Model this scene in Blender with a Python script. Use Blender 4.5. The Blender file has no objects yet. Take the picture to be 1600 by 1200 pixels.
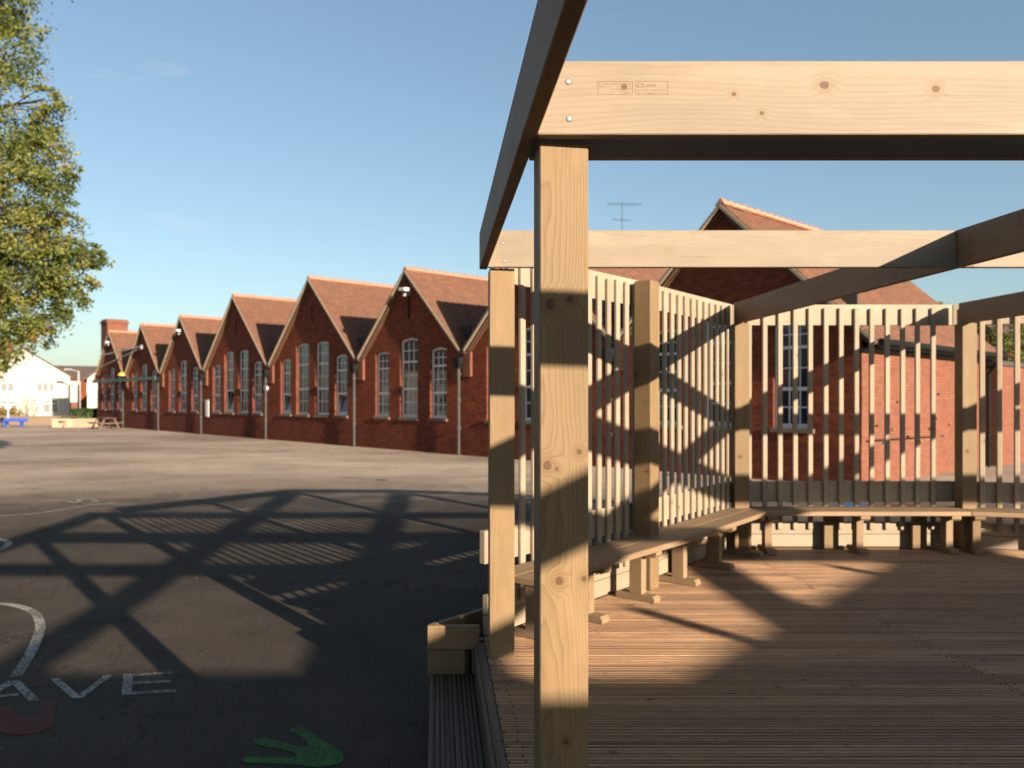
import bpy, bmesh, math, random
from mathutils import Vector, Matrix
import numpy as np
R = math.radians
random.seed(7)
S = bpy.context.scene
COL = S.collection

# ------------------------------------------------------------------ camera
EYE = 1.94
F = 1240.0
cd = bpy.data.cameras.new('camera'); cam = bpy.data.objects.new('camera', cd); COL.objects.link(cam)
cam.location = (0, 0, EYE); cam.rotation_euler = (R(90), 0, 0)
cd.sensor_width = 36; cd.lens = F/1600*36; cd.shift_y = 25/1600
cd.clip_start = .05; cd.clip_end = 2000
cd.dof.use_dof = True; cd.dof.focus_distance = 2.6; cd.dof.aperture_fstop = 3.6
S.camera = cam

# ------------------------------------------------------------------ sky and sun
SUN = Vector((.6157, -.788, .252)).normalized()
w = bpy.data.worlds.new('World'); S.world = w; w.use_nodes = True
nt = w.node_tree; nt.nodes.clear()
out = nt.nodes.new('ShaderNodeOutputWorld'); bg = nt.nodes.new('ShaderNodeBackground')
sky = nt.nodes.new('ShaderNodeTexSky'); sky.sky_type = 'NISHITA'; sky.sun_disc = False
sky.sun_elevation = math.asin(SUN.z); sky.sun_rotation = math.atan2(SUN.x, SUN.y)
sky.air_density = 1.0; sky.dust_density = 1.1; sky.ozone_density = .9
bg.inputs['Strength'].default_value = .15
# a few faint wisps of cloud, placed by direction
tc = nt.nodes.new('ShaderNodeTexCoord')
mp = nt.nodes.new('ShaderNodeMapping'); mp.inputs['Scale'].default_value = (2.2, 2.2, 7); nt.links.new(tc.outputs['Generated'], mp.inputs['Vector'])
nz = nt.nodes.new('ShaderNodeTexNoise'); nz.inputs['Scale'].default_value = 3.1; nz.inputs['Detail'].default_value = 9; nz.inputs['Roughness'].default_value = .62
nt.links.new(mp.outputs['Vector'], nz.inputs['Vector'])
rp = nt.nodes.new('ShaderNodeValToRGB'); rp.color_ramp.elements[0].position = .64; rp.color_ramp.elements[1].position = .9
rp.color_ramp.elements[1].color = (.26, .26, .26, 1); nt.links.new(nz.outputs['Fac'], rp.inputs['Fac'])
mx = nt.nodes.new('ShaderNodeMixRGB'); mx.inputs[2].default_value = (1.95, 1.9, 1.87, 1)
nt.links.new(rp.outputs['Color'], mx.inputs[0]); 
gm = nt.nodes.new('ShaderNodeGamma'); gm.inputs[1].default_value = .82; nt.links.new(sky.outputs['Color'], gm.inputs[0])
sc_ = nt.nodes.new('ShaderNodeMixRGB'); sc_.blend_type = 'MULTIPLY'; sc_.inputs[0].default_value = 1; sc_.inputs[2].default_value = (.385, .445, .485, 1)
nt.links.new(gm.outputs[0], sc_.inputs[1]); hs = nt.nodes.new('ShaderNodeHueSaturation'); hs.inputs['Saturation'].default_value = .98; nt.links.new(sc_.outputs[0], hs.inputs['Color']); nt.links.new(hs.outputs[0], mx.inputs[1])
nt.links.new(mx.outputs['Color'], bg.inputs['Color']); nt.links.new(bg.outputs[0], out.inputs[0])
sd = bpy.data.lights.new('sun', 'SUN'); so = bpy.data.objects.new('sun', sd); COL.objects.link(so)
sd.energy = 5.0; sd.angle = R(.5); sd.color = (1, .86, .68)
so.rotation_euler = SUN.to_track_quat('Z', 'Y').to_euler(); so.location = (20, -25, 20)
vs = S.view_settings; vs.view_transform = 'Standard'; vs.look = 'None'; vs.exposure = 1.62; vs.gamma = 1

# ------------------------------------------------------------------ helpers
def tag(o, label=None, cat=None, group=None, kind=None):
    if label: o['label'] = label
    if cat: o['category'] = cat
    if group: o['group'] = group
    if kind: o['kind'] = kind
    return o
def thing(name, label, cat, loc=(0, 0, 0), rz=0, group=None):
    o = bpy.data.objects.new(name, None); COL.objects.link(o); o.empty_display_size = .2
    o.location = loc; o.rotation_euler = (0, 0, rz)
    return tag(o, label, cat, group)
def link(name, me, mat=None, parent=None, loc=None, rot=None, mw=None):
    o = bpy.data.objects.new(name, me); COL.objects.link(o)
    if mat is not None and len(me.materials) == 0: me.materials.append(mat)
    if parent is not None: o.parent = parent
    if mw is not None: o.matrix_local = mw
    if loc is not None: o.location = loc
    if rot is not None: o.rotation_euler = rot
    return o
class MB:
    def __init__(s): s.v = []; s.f = []; s.m = []
    def quad(s, a, b, c, d, m=0):
        n = len(s.v); s.v += [a, b, c, d]; s.f.append((n, n+1, n+2, n+3)); s.m.append(m)
    def poly(s, pts, m=0):
        n = len(s.v); s.v += list(pts); s.f.append(tuple(range(n, n+len(pts)))); s.m.append(m)
    def box(s, x0, y0, z0, x1, y1, z1, M=None, m=0):
        c = [(x0,y0,z0),(x1,y0,z0),(x1,y1,z0),(x0,y1,z0),(x0,y0,z1),(x1,y0,z1),(x1,y1,z1),(x0,y1,z1)]
        if M is not None: c = [tuple(M @ Vector(p)) for p in c]
        n = len(s.v); s.v += c
        for q in ((0,3,2,1),(4,5,6,7),(0,1,5,4),(1,2,6,5),(2,3,7,6),(3,0,4,7)):
            s.f.append(tuple(n+i for i in q)); s.m.append(m)
        return s
    def cyl(s, p0, p1, r0, r1=None, n=8, caps=True):
        r1 = r0 if r1 is None else r1
        p0 = Vector(p0); p1 = Vector(p1); d = (p1-p0).normalized()
        a = d.orthogonal().normalized(); b = d.cross(a); k = len(s.v)
        for i in range(n):
            t = 2*math.pi*i/n; o = a*math.cos(t)+b*math.sin(t)
            s.v += [tuple(p0+o*r0), tuple(p1+o*r1)]
        for i in range(n):
            j = (i+1) % n; s.f.append((k+2*i, k+2*j, k+2*j+1, k+2*i+1)); s.m.append(0)
        if caps:
            s.f.append(tuple(k+2*i for i in reversed(range(n)))); s.m.append(0)
            s.f.append(tuple(k+2*i+1 for i in range(n))); s.m.append(0)
        return s
    def mesh(s, name, mats=None, bevel=0, smooth=False):
        me = bpy.data.meshes.new(name); me.from_pydata([tuple(p) for p in s.v], [], s.f)
        if mats:
            for m in (mats if isinstance(mats, (list, tuple)) else [mats]): me.materials.append(m)
            if isinstance(mats, (list, tuple)) and len(mats) > 1: me.polygons.foreach_set('material_index', s.m)
        if bevel:
            bm = bmesh.new(); bm.from_mesh(me)
            bmesh.ops.bevel(bm, geom=bm.edges[:], offset=bevel, segments=1, affect='EDGES', clamp_overlap=True)
            bmesh.ops.recalc_face_normals(bm, faces=bm.faces[:])
            bm.to_mesh(me); bm.free()
        if smooth: me.polygons.foreach_set('use_smooth', [True]*len(me.polygons))
        me.update(); return me
    def build(s, name, mat, parent=None, bevel=0, smooth=False, loc=None, rot=None):
        return link(name, s.mesh(name, mat, bevel, smooth), None, parent, loc, rot)

class N:
    """tiny node helper"""
    def __init__(s, name):
        s.mat = bpy.data.materials.new(name); s.mat.use_nodes = True; s.t = s.mat.node_tree
        s.t.nodes.clear(); s.o = s.t.nodes.new('ShaderNodeOutputMaterial'); s.b = s.t.nodes.new('ShaderNodeBsdfPrincipled')
        s.t.links.new(s.b.outputs[0], s.o.inputs[0]); s.tc = s.t.nodes.new('ShaderNodeTexCoord')
    def set(s, sock, v):
        if isinstance(v, bpy.types.NodeSocket): s.t.links.new(v, sock)
        elif v is not None:
            if hasattr(sock.default_value, '__len__') and isinstance(v, tuple) and len(v) == 3 and len(sock.default_value) == 4: v = v+(1,)
            sock.default_value = v
    def math(s, op, a, b=None, c=None, clamp=False):
        n = s.t.nodes.new('ShaderNodeMath'); n.operation = op; n.use_clamp = clamp
        s.set(n.inputs[0], a)
        if b is not None: s.set(n.inputs[1], b)
        if c is not None: s.set(n.inputs[2], c)
        return n.outputs[0]
    def mapping(s, v, scale=(1,1,1), loc=(0,0,0), rot=(0,0,0)):
        n = s.t.nodes.new('ShaderNodeMapping'); s.set(n.inputs[0], v); n.inputs[1].default_value = loc; n.inputs[2].default_value = rot; n.inputs[3].default_value = scale
        return n.outputs[0]
    def noise(s, v, scale=5, detail=4, rough=.5, dist=0):
        n = s.t.nodes.new('ShaderNodeTexNoise'); s.set(n.inputs['Vector'], v); n.inputs['Scale'].default_value = scale
        n.inputs['Detail'].default_value = detail; n.inputs['Roughness'].default_value = rough; n.inputs['Distortion'].default_value = dist
        return n.outputs['Fac']
    def voro(s, v, scale, feature='F1'):
        n = s.t.nodes.new('ShaderNodeTexVoronoi'); n.feature = feature; s.set(n.inputs['Vector'], v); n.inputs['Scale'].default_value = scale
        return n.outputs['Distance'], n.outputs['Color'] if 'Color' in n.outputs else None
    def ramp(s, f, *st, interp='LINEAR'):
        n = s.t.nodes.new('ShaderNodeValToRGB'); e = n.color_ramp.elements; n.color_ramp.interpolation = interp
        while len(e) < len(st): e.new(.5)
        for i, (p, c) in enumerate(st):
            e[i].position = p; e[i].color = (c, c, c, 1) if not isinstance(c, tuple) else c+(1,)
        s.set(n.inputs[0], f); return n.outputs[0]
    def mix(s, f, a, b, mode='MIX'):
        n = s.t.nodes.new('ShaderNodeMixRGB'); n.blend_type = mode; s.set(n.inputs[0], f); s.set(n.inputs[1], a); s.set(n.inputs[2], b)
        return n.outputs[0]
    def sep(s, v):
        n = s.t.nodes.new('ShaderNodeSeparateXYZ'); s.set(n.inputs[0], v); return n.outputs
    def comb(s, x, y, z):
        n = s.t.nodes.new('ShaderNodeCombineXYZ'); s.set(n.inputs[0], x); s.set(n.inputs[1], y); s.set(n.inputs[2], z); return n.outputs[0]
    def rand(s):
        n = s.t.nodes.new('ShaderNodeObjectInfo'); return n.outputs['Random']
    def bump(s, h, strength=.3, dist=.01):
        n = s.t.nodes.new('ShaderNodeBump'); n.inputs['Strength'].default_value = strength; n.inputs['Distance'].default_value = dist
        s.set(n.inputs['Height'], h); s.t.links.new(n.outputs[0], s.b.inputs['Normal'])
    def fin(s, col, rough=.7, spec=.3, metal=0):
        s.set(s.b.inputs['Base Color'], col); s.set(s.b.inputs['Roughness'], rough); s.set(s.b.inputs['Specular IOR Level'], spec)
        s.set(s.b.inputs['Metallic'], metal); return s.mat

KW = (.80, .745, .665); KF = (.82, .80, .75)
def kw(c): return tuple(a*b for a, b in zip(c, KW))
def kf(c): return tuple(a*b for a, b in zip(c, KF))
def flat(name, col, rough=.6, spec=.3, metal=0, vary=.25, scale=6):
    col = kf(col)
    n = N(name); f = n.noise(n.tc.outputs['Object'], scale, 5, .6)
    c = n.mix(f, tuple(x*(1-vary) for x in col), tuple(min(1, x*(1+vary)) for x in col))
    n.bump(n.noise(n.tc.outputs['Object'], scale*12, 3), .15, .003)
    return n.fin(c, rough, spec, metal)

def wood(name, light, dark, knotc, ring=150, knots=.3, tone=.12, rough=.62, wear=None, kscale=5.5, bumpd=.0012, kpos=None, fix=None, ks=.62, wamp=1.0, streak=False):
    """planed softwood sawn from a ringed log; grain runs along the object's local X"""
    light, dark, knotc = kw(light), kw(dark), kw(knotc)
    if wear: wear = (wear[0], kw(wear[1]))
    n = N(name); x, y, z = n.sep(n.tc.outputs['Object']); rnd = n.rand() if fix is None else fix
    x0_ = x
    x = n.math('ADD', x, n.math('MULTIPLY', rnd, 37.0))
    y0 = n.math('MULTIPLY_ADD', n.math('FRACT', n.math('MULTIPLY', rnd, 7.31)), .10, -.05)
    z0 = n.math('MULTIPLY_ADD', n.math('FRACT', n.math('MULTIPLY', rnd, 13.7)), .08, .05)
    vec = n.comb(x, y, z)
    kd, kc = n.voro(vec, kscale)
    gate = n.math('LESS_THAN', n.sep(kc)[0], knots)
    if kpos:
        kd = None; gate = 1.0
        for (kx, kz, kr_) in kpos:
            dx = n.math('SUBTRACT', x0_, kx); dz = n.math('SUBTRACT', z, kz)
            d = n.math('MULTIPLY', n.math('SQRT', n.math('ADD', n.math('MULTIPLY', n.math('MULTIPLY', dx, dx), .8), n.math('MULTIPLY', dz, dz))), .085/kr_)
            kd = d if kd is None else n.math('MINIMUM', kd, d)
    fall = n.math('MULTIPLY', n.math('SUBTRACT', 1.0, n.math('MULTIPLY', kd, 2.3), clamp=True), gate)
    fall = n.math('POWER', fall, 2.0)
    wv = n.noise(n.mapping(vec, (1.1, 5, 5)), 1.0, 3, .45)
    wv2 = n.noise(n.mapping(vec, (3.5, 14, 14)), 1.0, 3, .5)
    yy = n.math('SUBTRACT', y, y0); zz = n.math('SUBTRACT', z, z0)
    r = n.math('SQRT', n.math('ADD', n.math('MULTIPLY', yy, yy), n.math('MULTIPLY', zz, zz)))
    r = n.math('ADD', r, n.math('MULTIPLY_ADD', wv, .085*wamp, -.04*wamp))
    r = n.math('ADD', r, n.math('MULTIPLY', wv2, .010))
    r = n.math('ADD', r, n.math('MULTIPLY', fall, .045))
    g = n.math('FRACT', n.math('MULTIPLY', r, ring))
    g = n.ramp(g, (0, .15), (.1, 0), (.45, .12), (.8, .55), (.93, 1.0), (1, .2))
    fib = n.noise(n.mapping(vec, (9, 420, 420)), 1, 2, .6)
    big = n.noise(n.mapping(vec, (.9, 7, 7)), 1, 3, .5)
    c = n.mix(n.math('MULTIPLY', g, ks), light, dark)
    c = n.mix(n.math('MULTIPLY', n.ramp(fib, (.4, 0), (.75, 1)), .25), c, dark)
    c = n.mix(n.math('MULTIPLY', n.ramp(big, (.35, 0), (.75, 1)), .35), c, tuple(a*.72 for a in light))
    c = n.mix(1.0, c, n.ramp(n.math('FRACT', n.math('MULTIPLY', rnd, 3.77)), (0, 1-tone), (1, 1+tone*.5)), 'MULTIPLY')
    st_ = n.noise(n.mapping(vec, (1.7, 6, 6), (5, 3, 1)), 1, 5, .6)
    c = n.mix(n.math('MULTIPLY', n.ramp(st_, (.52, 0), (.72, 1)), .45), c, tuple(q*.62 for q in light))
    c = n.mix(n.math('MULTIPLY', n.ramp(st_, (.28, 1), (.45, 0)), .5), c, tuple(min(1, q*1.22) for q in light))
    ck = n.noise(n.mapping(vec, (1.3, 95, 95), (2, 8, 4)), 1, 3, .5); cm = n.noise(n.mapping(vec, (1.0, 10, 10), (9, 2, 6)), 1, 2, .5)
    c = n.mix(n.math('MULTIPLY', n.math('MULTIPLY', n.ramp(ck, (.66, 0), (.70, 1)), n.ramp(cm, (.50, 0), (.62, 1))), .6), c, knotc)
    kw_ = n.math('ADD', kd, n.math('MULTIPLY_ADD', n.noise(vec, 55, 3, .6), .05, -.025))
    core = n.math('MULTIPLY', n.math('LESS_THAN', kw_, .085), gate)
    halo = n.math('MULTIPLY', n.ramp(kw_, (0, 1), (.14, .7), (.27, 0)), gate)
    kr = n.math('FRACT', n.math('MULTIPLY', kd, 28))
    c = n.mix(n.math('MULTIPLY', halo, n.math('MULTIPLY_ADD', kr, .55, .35)), c, dark)
    c = n.mix(n.math('MULTIPLY', core, n.math('MULTIPLY_ADD', kr, .35, .6)), c, knotc)
    if streak:
        s1 = n.noise(n.mapping(vec, (.35, 55, 1)), 1, 3, .6); s2 = n.noise(n.mapping(vec, (7, 60, 1)), 1, 5, .7)
        c = n.mix(n.ramp(s1, (.34, .85), (.52, 0)), c, tuple(q*.16 for q in light))
        c = n.mix(n.math('MULTIPLY', n.ramp(s1, (.56, 0), (.72, 1)), .4), c, tuple(min(1, q*1.3) for q in light))
        c = n.mix(n.math('MULTIPLY', n.ramp(s2, (.60, 0), (.70, 1)), .75), c, knotc)
        gz = n.math('MULTIPLY', n.math('LESS_THAN', z, -.0025), n.math('LESS_THAN', n.math('ABSOLUTE', y), .070))
        c = n.mix(n.math('MULTIPLY', gz, .85), c, knotc)
    if wear:
        wn = n.noise(n.mapping(vec, (1.2, 9, 9)), 1.6, 6, .65)
        c = n.mix(n.math('MULTIPLY', n.ramp(wn, (.42, 0), (.68, 1)), wear[0]), c, wear[1])
    n.bump(n.math('ADD', n.math('MULTIPLY', g, .5), fib), .35, bumpd)
    return n.fin(c, rough, .22)

M = {}
M['wood'] = wood('pine_timber', (.245,.172,.098), (.155,.092,.042), (.06,.028,.012), ring=95, knots=.34)
M['beam'] = wood('pale_pine_timber', (.285,.240,.195), (.23,.165,.11), (.08,.04,.02), ring=70, knots=.42, ks=.45)
PK = [(.665,-.016,.011),(.650,.040,.015),(.215,-.045,.008),(.175,.050,.012),(.165,.022,.006),(-.165,.015,.011),(-.160,-.060,.008),(-.64,-.005,.008)]
M['hero_post'] = wood('knotty_pine_timber', (.248,.174,.099), (.155,.090,.040), (.08,.04,.018), ring=105, fix=.37, kpos=PK, ks=.72, wamp=1.5)
BK = [(-1.095,.030,.008),(-.52,.035,.012),(-.20,.025,.010),(-.78,.01,.006),(.35,.02,.010),(.9,-.03,.010),(-.70,-.045,.006)]
M['hero_beam'] = wood('stamped_pine_timber', (.295,.250,.205), (.24,.165,.10), (.09,.045,.02), ring=60, fix=.61, kpos=BK, ks=.55)
M['slat'] = wood('slat_timber', (.345,.292,.235), (.27,.20,.135), (.11,.06,.035), ring=130, knots=.12)
M['rafter'] = wood('weathered_timber', (.30,.20,.12), (.17,.10,.05), (.06,.03,.015), ring=120, knots=.34, wear=(.35, (.19,.145,.11)))
M['bench'] = wood('bench_timber', (.30,.21,.135), (.19,.12,.065), (.08,.04,.02), ring=150, knots=.15, wear=(.3, (.18,.14,.10)))
M['deck'] = wood('deck_timber', (.47,.295,.175), (.20,.095,.048), (.025,.014,.009), ring=170, knots=.36, tone=.35, rough=.6, wear=(.45, (.21,.12,.075)), kscale=7, streak=True)
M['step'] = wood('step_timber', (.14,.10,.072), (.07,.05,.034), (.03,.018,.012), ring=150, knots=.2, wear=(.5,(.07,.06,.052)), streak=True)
M['fascia'] = wood('sleeper_timber', (.25,.175,.10), (.15,.095,.05), (.06,.03,.016), ring=120, knots=.3, wear=(.3,(.10,.08,.05)))

def brick_mat(name, c1, c2, mortar, sc=1.0, dirt=.35):
    c1, c2, mortar = kf(c1), kf(c2), kf(mortar)
    n = N(name); x, y, z = n.sep(n.tc.outputs['Object'])
    v = n.comb(n.math('ADD', x, y), z, 0.0)
    b = n.t.nodes.new('ShaderNodeTexBrick'); n.set(b.inputs['Vector'], v)
    b.inputs['Scale'].default_value = 1; b.inputs['Brick Width'].default_value = .225*sc; b.inputs['Row Height'].default_value = .075*sc
    b.inputs['Mortar Size'].default_value = .006; b.inputs['Mortar Smooth'].default_value = .2; b.inputs['Bias'].default_value = -.1
    b.offset = .5
    for k, c in (('Color1', c1), ('Color2', c2), ('Mortar', mortar)): b.inputs[k].default_value = c+(1,)
    a = n.noise(n.tc.outputs['Object'], .7, 6, .6); a2 = n.noise(n.tc.outputs['Object'], 5, 4, .6)
    c = n.mix(n.math('MULTIPLY', n.ramp(a, (.4, 0), (.7, 1)), dirt), b.outputs['Color'], tuple(q*.5 for q in c2))
    c = n.mix(n.math('MULTIPLY', n.ramp(a2, (.5, 0), (.8, 1)), .22), c, (.18,.10,.07))
    n.bump(n.math('SUBTRACT', n.math('MULTIPLY', a2, .3), b.outputs['Fac']), .5, .008)
    return n.fin(c, .85, .15)
M['brick'] = brick_mat('red_brick', (.225,.052,.022), (.105,.024,.013), (.12,.06,.042))
M['brick_side'] = brick_mat('orange_brick', (.215,.082,.052), (.165,.060,.038), (.09,.052,.04), dirt=.12)
M['brick_plinth'] = brick_mat('plinth_brick', (.17,.040,.019), (.09,.021,.012), (.06,.03,.024))
def tile_mat(name, c1, c2, c3):
    c1, c2, c3 = kf(c1), kf(c2), kf(c3)
    n = N(name); x, y, z = n.sep(n.tc.outputs['Object'])
    v = n.comb(y, n.math('MULTIPLY', z, 1.45), 0.0)
    b = n.t.nodes.new('ShaderNodeTexBrick'); n.set(b.inputs['Vector'], v); b.offset = .5
    b.inputs['Scale'].default_value = 1; b.inputs['Brick Width'].default_value = .17; b.inputs['Row Height'].default_value = .115
    b.inputs['Mortar Size'].default_value = .004; b.inputs['Bias'].default_value = -.1
    for k, c in (('Color1', c1), ('Color2', c2), ('Mortar', (.05,.03,.025))): b.inputs[k].default_value = c+(1,)
    a = n.noise(n.mapping(n.tc.outputs['Object'], (1.5, 1.2, 4)), 1.4, 8, .7)
    c = n.mix(n.ramp(a, (.42, 0), (.62, .75)), b.outputs['Color'], c3)
    n.bump(n.math('MULTIPLY', b.outputs['Fac'], -1.0), .5, .01)
    return n.fin(c, .85, .15)
M['tile'] = tile_mat('clay_tile', (.245,.112,.072), (.155,.075,.053), (.15,.09,.066))
M['ridge'] = flat('ridge_clay', (.36,.115,.065), .8, vary=.3, scale=3)
M['mortar'] = flat('mortar_cream', (.36,.30,.23), .9, vary=.2)
M['barge'] = flat('painted_bargeboard', (.32,.26,.20), .6, vary=.15)
M['white'] = flat('white_paint', (.66,.66,.72), .45, vary=.06)
M['cill'] = flat('stone_sill', (.14,.105,.075), .8, vary=.3)
M['black'] = flat('black_iron', (.010,.011,.013), .8, .1, vary=.3)
M['pipe'] = flat('grey_pipe', (.055,.052,.05), .7, vary=.2)
g = N('window_glass'); nn = g.noise(g.tc.outputs['Object'], 2.3, 2)
g.bump(nn, .06, .02); M['glass'] = g.fin((.012,.02,.028), .04, .75)
M['blind'] = flat('pale_blind', (.42,.41,.36), .8)
M['cream'] = flat('white_render', (.42,.40,.37), .9, vary=.05, scale=1)
M['slate'] = flat('brown_roof', (.10,.07,.06), .9, vary=.3, scale=2)
M['metal'] = flat('galvanised_metal', (.55,.55,.55), .35, .5, .8, vary=.1)
M['blue'] = flat('blue_paint', (.045,.09,.40), .45, vary=.1)
M['green'] = flat('green_paint', (.03,.09,.075), .45, vary=.1)
M['yellow'] = flat('yellow_plastic', (.65,.36,.03), .4, vary=.05)
M['concrete'] = flat('pale_block', (.40,.30,.22), .9, vary=.12)
M['oldwood'] = flat('old_brown_wood', (.13,.09,.07), .8, vary=.3)
M['soil'] = flat('dark_soil', (.03,.02,.015), 1, vary=.4, scale=30)
M['lamp'] = flat('lamp_grey', (.30,.30,.30), .5)

# asphalt: worn surfacing far off, painted paler still for grazing sun; darker surfacing near the deck
n = N('asphalt'); P = n.tc.outputs['Object']; x, y, z = n.sep(P)
fine = n.noise(P, 60, 3, .8); st, _ = n.voro(P, 80); st2, _ = n.voro(P, 38); med = n.noise(P, 1.1, 8, .62); lo = n.noise(n.mapping(P, (.12, .20, 1)), 1, 8, .66)
lane = n.noise(n.mapping(P, (.09, .16, 1), (3, 1, 0)), 1.0, 9, .66); blot = n.noise(n.mapping(P, (1, 1, 1), (7, 2, 0)), .42, 7, .7)
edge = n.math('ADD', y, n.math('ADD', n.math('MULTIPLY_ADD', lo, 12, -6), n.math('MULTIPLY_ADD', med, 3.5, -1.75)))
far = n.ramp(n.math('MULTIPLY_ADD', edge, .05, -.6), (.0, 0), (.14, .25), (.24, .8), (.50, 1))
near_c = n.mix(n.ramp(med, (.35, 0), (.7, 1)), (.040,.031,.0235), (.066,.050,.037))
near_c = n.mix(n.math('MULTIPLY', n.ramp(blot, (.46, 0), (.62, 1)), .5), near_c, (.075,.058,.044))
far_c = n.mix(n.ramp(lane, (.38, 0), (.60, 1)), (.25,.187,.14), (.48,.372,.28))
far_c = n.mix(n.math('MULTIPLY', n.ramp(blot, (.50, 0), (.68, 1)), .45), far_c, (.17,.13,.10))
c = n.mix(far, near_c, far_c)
c = n.mix(n.math('MULTIPLY', n.ramp(st, (.0, 1), (.40, 0)), .42), c, (.15,.118,.09))
c = n.mix(n.math('MULTIPLY', n.ramp(st2, (.0, 1), (.16, 0)), .6), c, (.24,.20,.16))
c = n.mix(n.math('MULTIPLY', n.ramp(fine, (.45, 0), (.72, 1)), .6), c, (.008,.007,.007))
cr = n.noise(n.mapping(P, (1, 1, 1), (4, 4, 0)), .33, 7, .6); cr2 = n.math('ABSOLUTE', n.math('SUBTRACT', cr, .5))
crm = n.math('MULTIPLY', n.ramp(cr2, (.0, 1), (.0022, 0)), n.ramp(blot, (.44, 0), (.52, .75)))
c = n.mix(crm, c, (.015,.012,.010))
n.bump(n.math('ADD', n.math('MULTIPLY', st, 1.0), n.math('ADD', n.math('MULTIPLY', fine, .7), n.math('MULTIPLY', crm, -1.0))), .8, .008)
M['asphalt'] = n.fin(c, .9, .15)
def paint(name, col, wearamt=.5):
    n = N(name); P = n.tc.outputs['Object']; f = n.noise(P, 28, 5, .75); f2 = n.noise(P, 2.2, 4, .6)
    col = kf(col)
    st, _ = n.voro(P, 80)
    k = n.ramp(n.math('ADD', n.math('ADD', f, n.math('MULTIPLY', st, .22)), n.math('MULTIPLY_ADD', f2, .7, -.35)), (.52, 0), (.70, 1))
    c = n.mix(n.math('MULTIPLY', k, .85), tuple(q*1.1 for q in col), (.05,.04,.031))
    c = n.mix(n.math('MULTIPLY', n.ramp(n.noise(P, 60, 3, .8), (.5, 0), (.75, 1)), .5), c, (.03,.025,.02))
    st, _ = n.voro(P, 95); n.bump(st, .8, .008)
    return n.fin(c, .8, .2)
M['line_white'] = paint('white_line_paint', (.33,.32,.30))
M['line_red'] = paint('red_line_paint', (.13,.018,.018))
M['line_green'] = paint('green_line_paint', (.02,.17,.025))
M['line_blue'] = paint('blue_line_paint', (.03,.14,.50))
M['line_yellow'] = paint('yellow_line_paint', (.55,.40,.08))

def leaf_mat(name, stops, trans=.35):
    stops = tuple((p, tuple(q*.9 for q in c)) for p, c in stops)
    n = N(name)
    at = n.t.nodes.new('ShaderNodeAttribute'); at.attribute_name = 'tint'
    c = n.ramp(at.outputs['Fac'], *stops)
    tr = n.t.nodes.new('ShaderNodeBsdfTranslucent'); n.set(tr.inputs[0], c)
    ms = n.t.nodes.new('ShaderNodeMixShader'); ms.inputs[0].default_value = trans
    n.fin(c, .55, .3); n.t.links.new(n.b.outputs[0], ms.inputs[1]); n.t.links.new(tr.outputs[0], ms.inputs[2]); n.t.links.new(ms.outputs[0], n.o.inputs[0])
    return n.mat
M['leaf'] = leaf_mat('autumn_leaf', ((0, (.04,.052,.010)), (.4, (.10,.125,.024)), (.75, (.20,.20,.045)), (.93, (.30,.235,.05)), (1, (.22,.08,.03))))
M['leaf_dark'] = leaf_mat('evergreen_leaf', ((0, (.015,.03,.01)), (1, (.05,.08,.02))), .2)
M['leaf_brown'] = leaf_mat('shrub_leaf', ((0, (.14,.09,.025)), (.6, (.27,.17,.05)), (1, (.21,.20,.06))), .3)
M['leaf_green'] = leaf_mat('green_leaf', ((0, (.05,.08,.015)), (1, (.20,.22,.05))), .3)
n = N('bark'); b_ = n.noise(n.mapping(n.tc.outputs['Object'], (8, 8, 1.5)), 2, 6, .7); n.bump(b_, .8, .03)
M['bark'] = n.fin(n.mix(b_, (.04,.03,.02), (.14,.10,.07)), .9, .1)

def leaves_mesh(name, centers, size, mat, seed=0, flat_bias=.3):
    rg = np.random.default_rng(seed); c = np.asarray(centers); k = len(c)
    a = rg.normal(size=(k, 3)); a /= np.linalg.norm(a, axis=1)[:, None]
    b = rg.normal(size=(k, 3)); b -= (a*b).sum(1)[:, None]*a; b /= np.linalg.norm(b, axis=1)[:, None]
    nn = np.cross(a, b); s = size*(.6+.8*rg.random(k))[:, None]
    v = np.stack([c-a*s*.55, c+b*s*.33+nn*s*.10, c+a*s*.55, c-b*s*.33+nn*s*.10], 1).reshape(-1, 3)
    me = bpy.data.meshes.new(name); i = np.arange(k)*4
    f = np.stack([i, i+1, i+2, i, i+2, i+3], 1).reshape(-1)
    me.vertices.add(4*k); me.vertices.foreach_set('co', v.ravel()); me.loops.add(6*k); me.loops.foreach_set('vertex_index', f)
    me.polygons.add(2*k); me.polygons.foreach_set('loop_start', np.arange(2*k)*3); me.polygons.foreach_set('loop_total', np.full(2*k, 3))
    at = me.attributes.new('tint', 'FLOAT', 'POINT')
    cl = np.sin(c[:, 0]*3.1+c[:, 2]*2.3)*.12+np.sin(c[:, 1]*2.7-c[:, 2]*4.1)*.12
    cl2 = np.sin(c[:, 0]*7.3+c[:, 1]*5.1)*np.sin(c[:, 2]*8.7+c[:, 1]*3.3)*.22
    t = np.clip(rg.normal(.50, .15, k)+cl+cl2, 0, .995); at.data.foreach_set('value', np.repeat(t, 4).astype(np.float32))
    me.materials.append(mat); me.update(); me.validate(); return me

def G(px, py, z=0.0):
    """where a sight line through a photo point meets the horizontal plane z"""
    Y = (EYE-z)*F/(py-625.0); return ((px-800)/F*Y, Y)

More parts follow.
